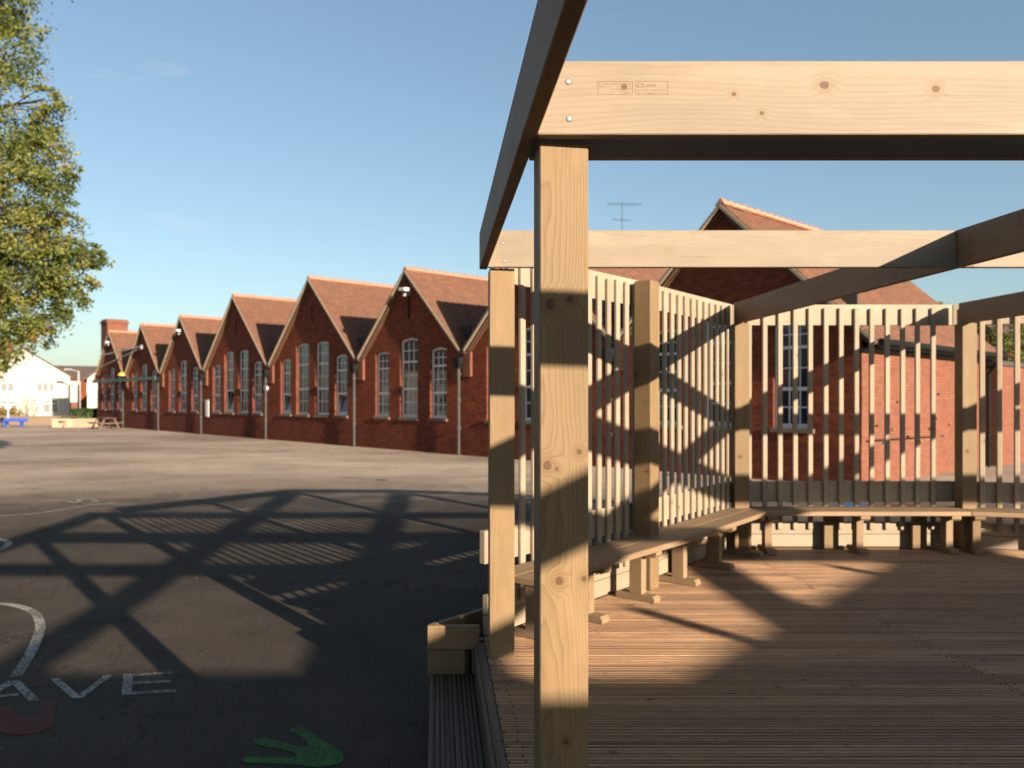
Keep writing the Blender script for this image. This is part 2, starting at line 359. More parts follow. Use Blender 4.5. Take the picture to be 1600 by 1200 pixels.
# shared box meshes for timber; local X is the long axis
_bc = {}
def boxmesh(L, W, H, mat, bev=.003):
    k = (round(L, 3), round(W, 4), round(H, 4), mat.name)
    if k not in _bc:
        m = MB(); m.box(-L/2, -W/2, -H/2, L/2, W/2, H/2); _bc[k] = m.mesh('timber', mat, bev)
    return _bc[k]
def bar(name, p0, p1, W, H, mat, parent, up=(0, 0, 1), bev=.003):
    """timber from p0 to p1 (centre line), W across, H along 'up'"""
    p0 = Vector(p0); p1 = Vector(p1); d = p1-p0; L = d.length; x = d.normalized(); u = Vector(up)
    yv = u.cross(x).normalized(); zv = x.cross(yv)
    mw = Matrix((x, yv, zv)).transposed().to_4x4(); mw.translation = (p0+p1)/2
    return link(name, boxmesh(L, W, H, mat, bev), None, parent, mw=parent.matrix_local.inverted() @ mw if parent else mw)
def plank(name, pts, z0, z1, d, mat, parent, bev=.004):
    """flat plank with outline pts (2D), local X along direction d"""
    c = Vector((sum(p[0] for p in pts)/len(pts), sum(p[1] for p in pts)/len(pts), (z0+z1)/2))
    a = math.atan2(d[1], d[0]); ca, sa = math.cos(a), math.sin(a); m = MB(); h = (z1-z0)/2
    q = [((p[0]-c.x)*ca+(p[1]-c.y)*sa, -(p[0]-c.x)*sa+(p[1]-c.y)*ca) for p in pts]
    ar = sum(q[i][0]*q[(i+1) % len(q)][1]-q[(i+1) % len(q)][0]*q[i][1] for i in range(len(q)))
    if ar < 0: q.reverse()
    k = len(q); m.v = [(p[0], p[1], -h) for p in q]+[(p[0], p[1], h) for p in q]
    m.f = [tuple(reversed(range(k))), tuple(range(k, 2*k))]+[(i, (i+1) % k, (i+1) % k+k, i+k) for i in range(k)]; m.m = [0]*len(m.f)
    o = link(name, m.mesh(name, mat, bev), None, parent); o.location = c-(parent.location if parent else Vector()); o.rotation_euler = (0, 0, a); return o

# ------------------------------------------------------------------ ground
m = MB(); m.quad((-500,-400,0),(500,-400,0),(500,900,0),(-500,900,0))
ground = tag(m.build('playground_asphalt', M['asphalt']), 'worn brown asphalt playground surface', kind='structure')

def stripe(name, pix, wpx, mat, closed=False, z=.004, width=.1):
    P = [Vector(G(*p)) for p in pix]
    # smooth (Catmull-Rom)
    Q = []
    for i in range(len(P)-1):
        a = P[max(i-1, 0)]; b = P[i]; c = P[i+1]; d = P[min(i+2, len(P)-1)]
        for k in range(8):
            t = k/8; Q.append(.5*((2*b)+(c-a)*t+(2*a-5*b+4*c-d)*t*t+(3*b-a-3*c+d)*t**3))
    Q.append(P[-1]); m = MB(); prev = None
    for i, q in enumerate(Q):
        d = (Q[min(i+1, len(Q)-1)]-Q[max(i-1, 0)]); d = d.normalized() if d.length > 1e-6 else Vector((1, 0)); nrm = Vector((-d.y, d.x))*width/2
        cur = ((q.x+nrm.x, q.y+nrm.y, z), (q.x-nrm.x, q.y-nrm.y, z))
        if prev: m.quad(prev[1], cur[1], cur[0], prev[0])
        prev = cur
    return m.build(name, mat, ground)
def shape(name, pix, mat, z=.004):
    m = MB(); pts = [G(*p)+(z,) for p in pix]
    ar = sum(pts[i][0]*pts[(i+1) % len(pts)][1]-pts[(i+1) % len(pts)][0]*pts[i][1] for i in range(len(pts)))
    if ar < 0: pts.reverse()
    m.poly(pts); return m.build(name, mat, ground)
stripe('painted_curve', [(-60,946),(0,944),(30,948),(52,957),(62,972),(61,990),(48,1020),(36,1040),(24,1058)], 0, M['line_white'], width=.078)
stripe('painted_curve', [(-200,820),(-80,812),(0,806),(50,803),(100,796),(150,788),(175,788),(212,789)], 0, M['line_white'], width=.09)
stripe('painted_curve', [(104,784),(125,786),(150,784),(140,780),(124,781),(128,786),(150,789),(178,785)], 0, M['line_white'], width=.10, z=.008)
stripe('painted_curve', [(-40,842),(0,843),(13,848),(8,855),(-5,860),(-40,863)], 0, M['line_white'], width=.09)
stripe('painted_curve', [(-80,788),(0,787),(50,783),(90,781)], 0, M['line_white'], width=.05)
for a in (((533,746),(565,747),(600,751)), ((585,750),(600,750),(612,752)), ((640,757),(700,760),(770,764))):
    stripe('painted_dash', list(a), 0, M['line_white'], width=.16)
stripe('painted_arc', [(790,812),(765,814),(742,819),(731,825),(736,832),(757,838),(800,842)], 0, M['line_red'], width=.09)
for (x0, x1, yy, mt) in ((238,255,773,'line_red'),(312,326,764.5,'line_red'),(285,292,773.5,'line_yellow'),(330,342,771,'line_blue')):
    stripe('painted_dash', [(x0,yy),((x0+x1)/2,yy-.4),(x1,yy-.3)], 0, M[mt], width=.12)
# letters A V E
Lt = 'painted_letter'
m = MB()
def addpoly(m, pix, z=.004):
    pts = [G(*p)+(z,) for p in pix]
    ar = sum(pts[i][0]*pts[(i+1) % len(pts)][1]-pts[(i+1) % len(pts)][0]*pts[i][1] for i in range(len(pts)))
    if ar < 0: pts.reverse()
    m.poly(pts)
addpoly(m, [(14,1064),(31,1064),(63,1095),(44,1096)]); addpoly(m, [(13.8,1064.2),(20,1070),(-38,1101),(-56,1101)]); addpoly(m, [(-22,1089),(27.5,1084.2),(30.5,1087.4),(-27,1092)])
tag(m.build(Lt, M['line_white'], ground), 'white painted letter A')
m = MB(); addpoly(m, [(78,1061.5),(92,1060),(123,1086.5),(129,1090.5),(127,1092),(113,1092)]); addpoly(m, [(123.3,1086.3),(162,1056),(177,1055.5),(129.5,1090.3)])
tag(m.build(Lt, M['line_white'], ground), 'white painted letter V')
m = MB(); addpoly(m, [(193,1054),(208,1053.5),(205,1086),(190,1086.5)]); addpoly(m, [(208.2,1053.5),(269,1050),(270,1053),(208,1057)])
addpoly(m, [(207,1065.5),(267,1063.5),(267,1067),(206.7,1070)]); addpoly(m, [(205.2,1081.5),(276,1078),(276,1082),(205,1086)])
tag(m.build(Lt, M['line_white'], ground), 'white painted letter E')
def ell(cx, cy, rx, ry, n=28): return [(cx+rx*math.cos(2*math.pi*i/n), cy+ry*math.sin(2*math.pi*i/n)) for i in range(n)]
shape('painted_patch', [(0,1104),(16,1104),(22,1112),(32,1120),(45,1123),(58,1119),(62,1108),(66,1096),(88,1097),(84,1118),(83,1136),(60,1146),(20,1150),(0,1144),(-60,1146),(-60,1104)], M['line_red'])
# green hand: one outline
hand = [(378,1189),(384,1184),(400,1183),(440,1185),(462,1184),(462,1178),(450,1174),(430,1170),(405,1165),(396,1160),(398,1156),(412,1154),(430,1157),(450,1163),(468,1168),(482,1167),(481,1162),(470,1152),(454,1144),(453,1140),(462,1137),(474,1138),(484,1145),(500,1156),(522,1168),(536,1178),(538,1185),(532,1193),(515,1198),(490,1199),(450,1195),(420,1194),(385,1193)]
shape('painted_hand', hand, M['line_green'])
shape('painted_hand', [(-20,1170),(3,1168),(7,1171),(2,1175),(-20,1178)], M['line_green'])
# marks seen beyond the fence
for (px, py, rx, ry, mt) in ((1245,784,14,2.5,'line_green'),(1318,783,24,2.2,'line_green'),(1330,789,26,2.3,'line_blue'),(1412,790,18,1.8,'line_red'),(1310,775,12,1.5,'line_yellow'),(1045,742,10,1.2,'line_red')):
    shape('painted_spot', ell(px, py, rx, ry), M[mt])
# fallen leaves
rg = random.Random(3); m = MB()
for i in range(150):
    X = rg.uniform(-9, 9); Y = rg.uniform(4.2, 24) ; s = rg.uniform(.010, .026)*(1 if Y < 12 else .8); a = rg.uniform(0, 6.3); h = .006
    if X > -.7+.0*Y and Y < 9 : continue
    c, sn = math.cos(a)*s, math.sin(a)*s
    m.quad((X-c,Y-sn,h),(X+sn*.6,Y-c*.6,h+.01),(X+c,Y+sn,h+.004),(X-sn*.6,Y+c*.6,h+.012))
M['dead_leaf'] = flat('dead_leaf', (.17,.07,.03), .8, vary=.5, scale=3)
tag(m.build('fallen_leaves', M['dead_leaf']), 'scattered small brown fallen leaves on the asphalt', 'leaves', kind='stuff')

# ------------------------------------------------------------------ the school
U = Vector((.677, -.736, 0)); Vd = Vector((.736, .677, 0)); O = Vector((-1.614, 27.8, 0))-U*44.15
school = thing('school_building', 'long red brick school with a row of pointed tiled gables along the playground', 'school', O, math.atan2(-.736, .677))
def sl(s): return 44.15-s
B = [sl(s) for s in (44.15, 37.15, 30.15, 23.2, 15.05, 6.9, 0, -6.85, -13.85)]
kinds = [3, 3, 3, 4, 4, 3, 3, 3]
ZE, DEP = 3.62, 8.2
def arch_z(du, hw, zt, rise=.085): return zt-rise*(du/hw)**2
WREC = .11
def window(uc, w, z0, z1, opened=False, bars=3):
    hw = w/2; t = .085; y = WREC; m = MB()
    # outer frame following the arched head
    seg = 8
    us = [-hw+w*i/seg for i in range(seg+1)]
    for i in range(seg):
        a, b = us[i], us[i+1]; za, zb = z1-.085*(a/hw)**2, z1-.085*(b/hw)**2
        m.v += [(a,y,za),(b,y,zb),(b,y,zb-t),(a,y,za-t),(a,y+.07,za),(b,y+.07,zb),(b,y+.07,zb-t),(a,y+.07,za-t)]
        k = len(m.v)-8
        for q in ((0,3,2,1),(3,7,6,2),(0,1,5,4),(4,5,6,7)): m.f.append(tuple(k+j for j in q)); m.m.append(0)
    zs = z1-.085
    m.box(-hw, y-.002, z0, -hw+t, y+.068, zs-t*.5); m.box(hw-t, y-.002, z0, hw, y+.068, zs-t*.5); m.box(-hw+t, y-.002, z0, hw-t, y+.068, z0+t*1.2)
    H = z1-z0; r1 = z0+H*.36; r2 = z0+H*(.70 if H > 2.8 else .74)
    for r, th in ((r1, .085), (r2, .07)): m.box(-hw+t, y-.012, r-th/2, hw-t, y+.066, r+th/2)
    fr = m.build('window', M['white'], school, loc=(uc, 0, 0))
    # glazing bars
    m = MB(); cells = [(z0+t*1.2, r1-.042), (r1+.042, r2-.035), (r2+.035, z1-t-.01)]
    for (a, b) in cells:
        if opened and a < r1: continue
        for k in range(1, bars): xx = -hw+t+(w-2*t)*k/bars; m.box(xx-.016, y+.014, a, xx+.016, y+.05, b-(.07 if b > r2+.1 and abs(xx) > .05 else 0))
        m.box(-hw+t, y+.016, (a+b)/2-.016, hw-t, y+.048, (a+b)/2+.016)
    m.build('glazing_bars', M['white'], fr)
    for i, (a, b) in enumerate(cells):
        m = MB()
        if opened and i == 0:
            A = Matrix.Translation((0, y+.03, a)) @ Matrix.Rotation(R(-13), 4, 'X')
            h = b-a; m.box(-hw+t, -.02, 0, -hw+t+.05, .02, h, A); m.box(hw-t-.05, -.02, 0, hw-t, .02, h, A); m.box(-hw+t, -.02, h-.05, hw-t, .02, h, A); m.box(-hw+t, -.02, 0, hw-t, .02, .05, A)
            m.build('open_sash', M['white'], fr); m = MB(); m.box(-hw+t+.05, -.004, .05, hw-t-.05, .004, h-.05, A); m.build('pane', M['glass'], fr); continue
        tl = random.uniform(-.004, .004)
        if i < 2: m.box(-hw+t-.01, y+.030+tl, a-.01, hw-t+.01, y+.036+tl, b+.01)
        else:
            pts = [(-hw+t-.01, a-.01), (hw-t+.01, a-.01)]+[(u, z1-.085*(u/hw)**2-t+.01) for u in (hw-t, hw*.5, 0, -hw*.5, -hw+t)]
            m.poly([(p[0], y+.031, p[1]) for p in pts]); m.poly([(p[0], y+.036, p[1]) for p in reversed(pts)])
        m.build('pane', M['glass'], fr)
    m = MB(); m.box(-hw-.07, -.07, z0-.11, hw+.07, y, z0-.001); m.build('sill', M['cill'], fr, bevel=.01)
    return fr
def bay(i):
    u0, u1 = B[i], B[i+1]; um = (u0+u1)/2; four = kinds[i] == 4; zr = 7.44 if four else 6.92
    if four: W = [(-2.53,1.04,1.27,3.90),(-.9,1.20,1.27,4.55),(.9,1.20,1.27,4.55),(2.53,1.04,1.27,3.90)]
    else: W = [(-1.82,.98,1.27,3.87),(0,1.16,1.27,4.32),(1.85,.98,1.27,3.87)]
    top = lambda u: zr-(zr-ZE)*abs(u-um)/((u1-u0)/2)-.10
    m = MB(); cuts = {u0, u1, um}; zp = .95
    for (d, w, a, b) in W:
        for k in range(9): cuts.add(um+d-w/2+w*k/8)
    cs = sorted(cuts)
    for a, b in zip(cs, cs[1:]):
        if b-a < 1e-5: continue
        mid = (a+b)/2; hit = None
        for (d, w, z0, z1) in W:
            if abs(mid-um-d) < w/2: hit = (um+d, w/2, z0, z1)
        if hit:
            c, hw, z0, z1 = hit; za, zb = arch_z(a-c, hw, z1), arch_z(b-c, hw, z1)
            m.quad((a,0,zp),(b,0,zp),(b,0,z0),(a,0,z0)); m.quad((a,0,za),(b,0,zb),(b,0,top(b)),(a,0,top(a)))
            m.quad((a,.2,za),(b,.2,zb),(b,0,zb),(a,0,za)); m.quad((a,0,z0),(b,0,z0),(b,.2,z0),(a,.2,z0))
        else: m.quad((a,0,zp),(b,0,zp),(b,0,top(b)),(a,0,top(a)))
    for (d, w, z0, z1) in W:
        l, r = um+d-w/2, um+d+w/2; zs = z1-.085
        m.quad((l,0,z0),(l,.2,z0),(l,.2,zs),(l,0,zs)); m.quad((r,.2,z0),(r,0,z0),(r,0,zs),(r,.2,zs))
    m.build('wall', M['brick'], school)
    m = MB(); m.box(u0+.001, -.035, 0, u1-.001, .1, zp); m.build('plinth', M['brick_plinth'], school)
    for k, (d, w, a, b) in enumerate(W): window(um+d, w, a, b, opened=(i == 4 and k in (0, 3)) or (i == 3 and k == 1))
    # dark-coloured sheet standing in for the unlit room behind the glass
    m = MB(); m.box(u0+.3, .45, .3, u1-.3, .5, 4.6); m.build('dark_backing', M['room'], school)
    # roof slopes laid in courses
    for sd in (-1, 1):
        ev = u0 if sd < 0 else u1; over = 0
        if i == 7 and sd > 0: over = .45
        hw = (u1-u0)/2; L = math.hypot(hw, zr-ZE); dx, dz = sd*hw/L, -(zr-ZE)/L; nx, nz = -dz*sd, abs(dx)
        L2 = L+over*L/hw if over else L-.06; g_ = .115; k = int(L2/g_); m = MB(); y0, y1 = -.20, DEP+.2
        if i == 0 and sd < 0: L2 = L+.35
        k = int(L2/g_)+1
        for j in range(k):
            a = j*g_; b = min((j+1)*g_, L2)
            pa = (um+dx*a, zr+dz*a); pb = (um+dx*b, zr+dz*b)
            A = (pa[0]+nx*.004, pa[1]+nz*.004); Bp = (pb[0]+nx*.026, pb[1]+nz*.026); C = (pb[0]+nx*.004, pb[1]+nz*.004)
            for (yy0, yy1) in ((y0, y1),):
                q = [(A[0],yy0,A[1]),(A[0],yy1,A[1]),(Bp[0],yy1,Bp[1]),(Bp[0],yy0,Bp[1])]
                q2 = [(Bp[0],yy0,Bp[1]),(Bp[0],yy1,Bp[1]),(C[0],yy1,C[1]),(C[0],yy0,C[1])]
                if sd > 0: q.reverse(); q2.reverse()
                m.quad(*reversed(q)); m.quad(*reversed(q2))
            # under side strip at the verge
        e = (um+dx*L2, zr+dz*L2)
        m.quad((um,y0,zr-.08),(e[0],y0,e[1]-.08),(e[0],y1,e[1]-.08),(um,y1,zr-.08))
        m.quad((um,y0,zr),(e[0],y0,e[1]+.01),(e[0],y0,e[1]-.08),(um,y0,zr-.08))
        m.quad((um,y1,zr),(um,y1,zr-.08),(e[0],y1,e[1]-.08),(e[0],y1,e[1]+.01))
        m.build('roof', M['tile'], school)
        # bargeboards: pale fillet under the tiles, then two narrow timbers
        for (off, th, yy, dep, mt) in ((.050, .075, -.235, .06, 'barge'), (.125, .06, -.13, .13, 'bargewood'), (.19, .04, -.07, .07, 'bargewood')):
            a = .02; b = L2-.02-(off*.9 if not over else 0); c0 = Vector((um+dx*a-nx*off*1.0, 0, zr+dz*a-nz*off)); c1 = Vector((um+dx*b-nx*off, 0, zr+dz*b-nz*off))
            c0.x -= nx*0; nn = Vector((nx, 0, nz))
            h = nn*th/2; k0 = len(m.v); mm = MB()
            c0.x = um+sd*.002 if False else c0.x
            if (c0.x-um)*sd < 0:
                t_ = (um-c0.x)/(c1.x-c0.x); c0 = c0+(c1-c0)*t_
            P8 = [c0-h, c1-h, c1+h, c0+h]
            for q in P8: mm.v.append((q.x, yy, q.z))
            for q in P8: mm.v.append((q.x, yy+dep, q.z))
            for q in ((0,1,2,3),(7,6,5,4),(0,4,5,1),(3,2,6,7),(1,5,6,2),(0,3,7,4)): mm.f.append(q); mm.m.append(0)
            mm.build('bargeboard', M[mt], school)
    # ridge: mortar bed and individual crested ridge tiles
    m = MB(); m.box(um-.10, -.19, zr-.07, um+.10, DEP+.19, zr+.045); m.build('ridge_bed', M['mortar'], school)
    cnt = 26; st = (DEP+.4)/cnt
    for j in range(cnt):
        o = link('ridge_tile', RT, None, school, loc=(um, -.2+st*(j+.5), zr+.04+random.uniform(-.004, .004)), rot=(0, random.uniform(-.03, .03), random.uniform(-.02, .02)))
    # back wall
    m = MB(); m.poly([(u1,DEP,0),(u0,DEP,0),(u0,DEP,ZE-.1),(um,DEP,zr-.1),(u1,DEP,ZE-.1)]); m.build('rear_wall', M['brick'], school)
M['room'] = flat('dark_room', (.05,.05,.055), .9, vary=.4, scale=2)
M['bargewood'] = flat('brown_bargeboard', (.12,.065,.04), .7, vary=.2)
m = MB(); s_ = .31
pr = [(-.14,-.10),(-.085,.0),(-.02,.035),(.02,.035),(.085,.0),(.14,-.10)]
for a, b in zip(pr, pr[1:]): m.quad((a[0],-s_/2,a[1]),(b[0],-s_/2,b[1]),(b[0],s_/2,b[1]),(a[0],s_/2,a[1]))
m.poly([(p[0],-s_/2,p[1]) for p in reversed(pr)]); m.poly([(p[0],s_/2,p[1]) for p in pr])
m.box(-.035, -s_/2+.01, .03, .035, s_/2-.04, .075)
RT = m.mesh('ridge_tile', M['ridge'])
for i in range(8): bay(i)
# valley corbels, hoppers and downpipes
for i in range(1, 8):
    u = B[i]; m = MB(); m.box(u-.05, -.10, 2.75, u+.36, -.001, 3.62); m.build('corbel', M['brick_side'], school, bevel=.01)
    m = MB(); m.box(u-.30, -.34, 3.18, u+.02, -.11, 3.42); m.box(u-.24, -.31, 3.05, u-.04, -.13, 3.18); m.build('hopper', M['black'], school, bevel=.012)
    m = MB(); m.cyl((u-.14,-.21,0),(u-.14,-.21,3.06),.052,n=12)
    for z in (.9, 1.9, 2.8): m.cyl((u-.14,-.21,z),(u-.14,-.21,z+.09),.085,n=12)
    m.build('downpipe', M['pipe'], school, smooth=False)
    m = MB(); m.box(u-.16, -.22, 3.56, u+.16, DEP, 3.60); m.build('valley_gutter', M['pipe'], school)
# ventilation slots in the wide gables
for i in (3, 4):
    um = (B[i]+B[i+1])/2; m = MB(); m.box(um-.05, -.012, 5.45, um+.05, .01, 6.2); m.build('vent_slot', M['black'], school)
um = (B[7]+B[6+0])/2
# end walls
m = MB(); m.quad((B[8],0,0),(B[8],DEP,0),(B[8],DEP,ZE),(B[8],0,ZE)); m.build('side_wall', M['brick_side'], school)
m = MB(); m.quad((B[0],DEP,0),(B[0],0,0),(B[0],0,ZE),(B[0],DEP,ZE)); m.build('side_wall', M['brick'], school)
# gutter and fascia along the lit side wall
m = MB(); m.box(B[8]+.002, -.15, 3.02, B[8]+.16, DEP+.15, 3.09); m.build('soffit', M['pipe'], school)
m = MB(); m.cyl((B[8]+.50,-.2,3.20),(B[8]+.50,DEP+.25,3.20),.075,n=10); m.box(B[8]+.16, -.15, 3.09, B[8]+.44, DEP+.15, 3.22); m.build('gutter', M['black'], school)
m = MB(); m.cyl((B[8]+.50,DEP-.1,3.18),(B[8]+.13,DEP-.1,2.7),.05,n=8); m.cyl((B[8]+.13,DEP-.1,2.72),(B[8]+.13,DEP-.1,0),.05,n=8); m.build('downpipe', M['black'], school)
m = MB(); m.cyl((B[8]+.03,.2,1.02),(B[8]+.03,4.1,1.0),.018,n=6); m.build('cable', M['black'], school)
# chimney on the far end
m = MB(); m.box(-2.0, .8, 0, -.36, 2.3, 7.9); m.box(-2.08, .72, 7.9, -.28, 2.38, 8.05); m.box(-2.0, .8, 8.05, -.36, 2.3, 8.2)
m.build('chimney', M['brick_side'], school)
# lintel awning on the far bays
m = MB(); m.box(.2, -.42, 3.22, 13.9, -.26, 3.42)
for u in (.4, 3.5, 7.0, 10.5, 13.7): m.box(u, -.26, 3.26, u+.06, -.001, 3.36)
tag(m.build('awning_case', M['green'], school), 'long dark green awning case across two bays')
def at_school(u, q, z): return O+U*u+Vd*q+Vector((0, 0, z))
# annex beyond the side wall
an = thing('brick_annex', 'low flat-roofed orange brick annex behind the school\'s lit side wall', 'annex', at_school(B[8]-1.6, DEP+.35, 0), math.atan2(-.736, .677))
m = MB(); m.box(0, 0, 0, 1.9, 3.0, 2.95); m.build('wall', M['brick_side'], an)
m = MB(); m.box(-.05, -.05, 2.95, 1.97, 3.07, 3.08); m.build('parapet', M['pipe'], an)
# climbing holds on the side wall
rg = random.Random(5); cols = ['line_red','line_blue','line_yellow','line_green']
cw = [(.7,1.35),(1.1,.95),(1.6,1.25),(2.1,1.5),(2.5,1.05),(3.0,1.35),(3.3,.9),(3.9,1.2),(4.3,1.45),(4.8,1.0),(5.3,1.3),(5.9,1.1),(1.9,1.9),(4.5,2.1),(6.6,1.5),(7.2,1.2)]
for k, (q, z) in enumerate(cw):
    bm = bmesh.new(); bmesh.ops.create_icosphere(bm, subdivisions=1, radius=.036)
    for v in bm.verts: v.co += Vector((rg.uniform(-.015,.015), rg.uniform(-.015,.015), rg.uniform(-.015,.015)))
    me = bpy.data.meshes.new('hold'); bm.to_mesh(me); bm.free(); me.materials.append(M[cols[k % 4]])
    link('climbing_hold', me, None, school, loc=(B[8]+.03, q, z))
# security cameras and fittings on the walls
def cctv(u, z, label, pole=False):
    t = thing('security_camera', label, 'camera', at_school(u, -.001, z), math.atan2(-.736, .677), 'security cameras on the gables')
    m = MB(); m.box(-.05, -.06, -.12, .05, 0, .05); m.cyl((0,-.05,-.02),(0,-.22,.02),.02); m.build('bracket', M['lamp'], t)
    m = MB(); m.box(-.09, -.45, .02, .30, -.22, .14, Matrix.Rotation(R(4), 4, 'Y')); m.build('housing', M['white'], t, bevel=.015)
    m = MB(); m.cyl((-.05,-.18,-.16),(-.05,-.18,-.02),.09,.07,n=12); m.build('dome', M['lamp'], t)
    if pole: m = MB(); m.box(-.03, -.05, -1.0, .03, -.01, -.12); m.build('conduit', M['black'], t)
mid = lambda i: (B[i]+B[i+1])/2
cctv(mid(5)+.05, 6.05, 'white security camera with dark conduit on the gable nearest the pergola', True)
cctv(mid(2)-.05, 6.0, 'white security camera high on the third gable from the chimney')
cctv(mid(0)+.0, 6.05, 'white security camera high on the gable beside the chimney')
m = MB(); m.box(-.22, -.04, 0, .22, 0, .95)
tag(m.build('notice_board', M['white'], loc=at_school(B[3]+.35, -.04, 1.0), rot=(0,0,math.atan2(-.736,.677)), bevel=.01), 'white notice board fixed to the brick wall beside a downpipe', 'notice')
t = thing('wall_lamp', 'yellow domed lamp on the wall between the two farthest gables', 'lamp', at_school(B[1], -.32, 3.62))
m = MB(); m.cyl((0,0,-.15),(0,0,0),.10,n=10); m.build('base', M['black'], t)
m = MB(); m.cyl((0,0,0),(0,0,.12),.26,.24,n=12); m.cyl((0,0,.12),(0,0,.24),.24,.10,n=12); m.build('dome', M['yellow'], t)
t = thing('alarm_box', 'small round white alarm box high beside a downpipe', 'alarm', at_school(B[4]-.45, 0, 2.55), math.atan2(-.736,.677))
m = MB(); m.cyl((0,-.001,0),(0,-.09,0),.16,n=14); m.build('cover', M['white'], t); m = MB(); m.cyl((0,-.09,0),(0,-.10,0),.05,n=10); m.build('lens', M['lamp'], t)
# stay cables from a lamp bracket
t = thing('wall_floodlight', 'pale floodlight with long stay cables on the second gable from the chimney', 'floodlight', at_school(mid(1), 0, 5.4), math.atan2(-.736,.677))
m = MB(); m.box(-.1,-.25,-.1,.25,0,.15); m.build('housing', M['lamp'], t, bevel=.01)
m = MB(); m.cyl((0,-.1,.1),(-6.4,-.9,-.3),.045,n=6); m.cyl((0,-.1,.0),(-6.4,-.9,-1.1),.03,n=6); m.build('cable', M['lamp'], t)
# tv antenna on the ridge
t = thing('tv_antenna', 'thin grey television antenna standing above the rear beam against the sky', 'antenna', (3.92, 28.25, 6.9), R(15))
m = MB(); m.cyl((0,0,0),(0,0,2.1),.012,n=6); m.build('mast', M['pipe'], t)
m = MB(); m.cyl((-.55,0,2.0),(.75,0,2.06),.008,n=5)
for k in range(9): xx = -.5+k*.14; m.cyl((xx,-.28,2.0+xx*.046),(xx,.28,2.0+xx*.046),.005,n=4)
m.cyl((-.30,0,1.45),(.35,0,1.45),.012,n=5); m.cyl((-.3,-.2,1.45),(-.3,.2,1.45),.005,n=4); m.cyl((0,-.2,1.45),(0,.2,1.45),.005,n=4); m.build('elements', M['pipe'], t)

# ------------------------------------------------------------------ far houses, walls, street things
def house(name, label, cat, loc, rz, w, d, he, hr, wallm, roofm, wins, over=.4, side=(), gable_front=True, chim=None):
    t = thing(name, label, cat, loc, rz); m = MB()
    m.quad((-w/2,0,0),(w/2,0,0),(w/2,0,he),(-w/2,0,he)); m.quad((w/2,0,0),(w/2,d,0),(w/2,d,he),(w/2,0,he)); m.quad((-w/2,d,0),(-w/2,0,0),(-w/2,0,he),(-w/2,d,he)); m.quad((w/2,d,0),(-w/2,d,0),(-w/2,d,he),(w/2,d,he))
    if gable_front: m.poly([(-w/2,0,he),(w/2,0,he),(0,0,hr)]); m.poly([(w/2,d,he),(-w/2,d,he),(0,d,hr)])
    else: m.poly([(-w/2,d,he),(-w/2,0,he),(-w/2,d/2,hr)]); m.poly([(w/2,0,he),(w/2,d,he),(w/2,d/2,hr)])
    m.build('wall', wallm, t)
    for s in (-1, 1):
        m = MB(); th = .14
        if gable_front:
            k = (hr-he)/(w/2); a = (0, hr+.05); b = (s*(w/2+over), he-k*over+.05); y0, y1 = -over, d+over
            P = [(a[0],y0,a[1]),(b[0],y0,b[1]),(b[0],y1,b[1]),(a[0],y1,a[1])]
        else:
            k = (hr-he)/(d/2); yc = d/2; b = (yc+s*(d/2+over), he-k*over+.05)
            P = [(-w/2-over,yc,hr+.05),(w/2+over,yc,hr+.05),(w/2+over,b[0],b[1]),(-w/2-over,b[0],b[1])]
        Q = [(p[0],p[1],p[2]+th) for p in P]; m.v = P+Q; m.f = [(0,1,2,3),(7,6,5,4),(0,4,5,1),(1,5,6,2),(2,6,7,3),(3,7,4,0)]; m.m = [0]*6
        rf = m.build('roof', roofm, t)
    if chim: m = MB(); m.box(*chim); m.build('chimney', M['brick_side'], rf)
    for (x, z, ww, hh, nn) in wins:
        m = MB(); f_ = .07
        m.box(x-ww/2, -.03, z, x+ww/2, .03, z+f_); m.box(x-ww/2, -.03, z+hh-f_, x+ww/2, .03, z+hh); m.box(x-ww/2, -.03, z+hh*.68, x+ww/2, .028, z+hh*.68+f_)
        for k in range(nn+1): xx = x-ww/2+(ww-f_)*k/nn; m.box(xx, -.032, z+f_, xx+f_, .028, z+hh-f_)
        fr = m.build('window', M['white'], t); m = MB(); m.box(x-ww/2+.02, -.012, z+.02, x+ww/2-.02, -.004, z+hh-.02); m.build('pane', M['housepane'], fr)
    return t
M['housepane'] = flat('house_glass', (.16,.15,.14), .2, .5, vary=.3, scale=1)
hx, hy = G(35, 655)[0]*80/G(35,655)[1], 80
wh = house('rendered_house', 'white rendered pair of houses with a broad gable behind the blue bench', 'house', (-49.4, 80, 0), R(30), 8.5, 9, 4.35, 7.15, M['cream'], M['slate'],
      [(2.05,2.75,1.6,1.3,3),(-1.25,2.75,1.2,1.3,2),(-1.2,.5,1.5,1.4,2),(2.5,.6,1.4,1.4,2),(-3.2,2.75,1.1,1.3,2)], over=.15, chim=(-2.0,3,5.6,-.9,4.2,8.4))
wh.location = (-49.4, 80, 0)
m = MB(); m.box(-4.24, -.09, 4.28, 4.24, -.004, 4.42); m.box(-.05, -.07, 4.42, .05, -.004, 7.0)
for s in (-1, 1): m.box(-.05, -.07, 0, .05, -.004, 2.5, Matrix.Translation((0, 0, 4.45)) @ Matrix.Rotation(s*R(55), 4, 'Y'))
m.build('timber_trim', M['lamp'], wh)
m = MB(); m.box(-.06, -.1, 0, .06, -.004, 4.25); m.build('downpipe', M['lamp'], wh)
m = MB(); m.box(4.27, .6, 0, 5.2, 6, 3.9); m.build('side_extension', M['cream'], wh)
m = MB(); m.box(4.27, -.2, 0, 5.1, .58, 1.7); m.build('porch', M['brick_side'], wh)
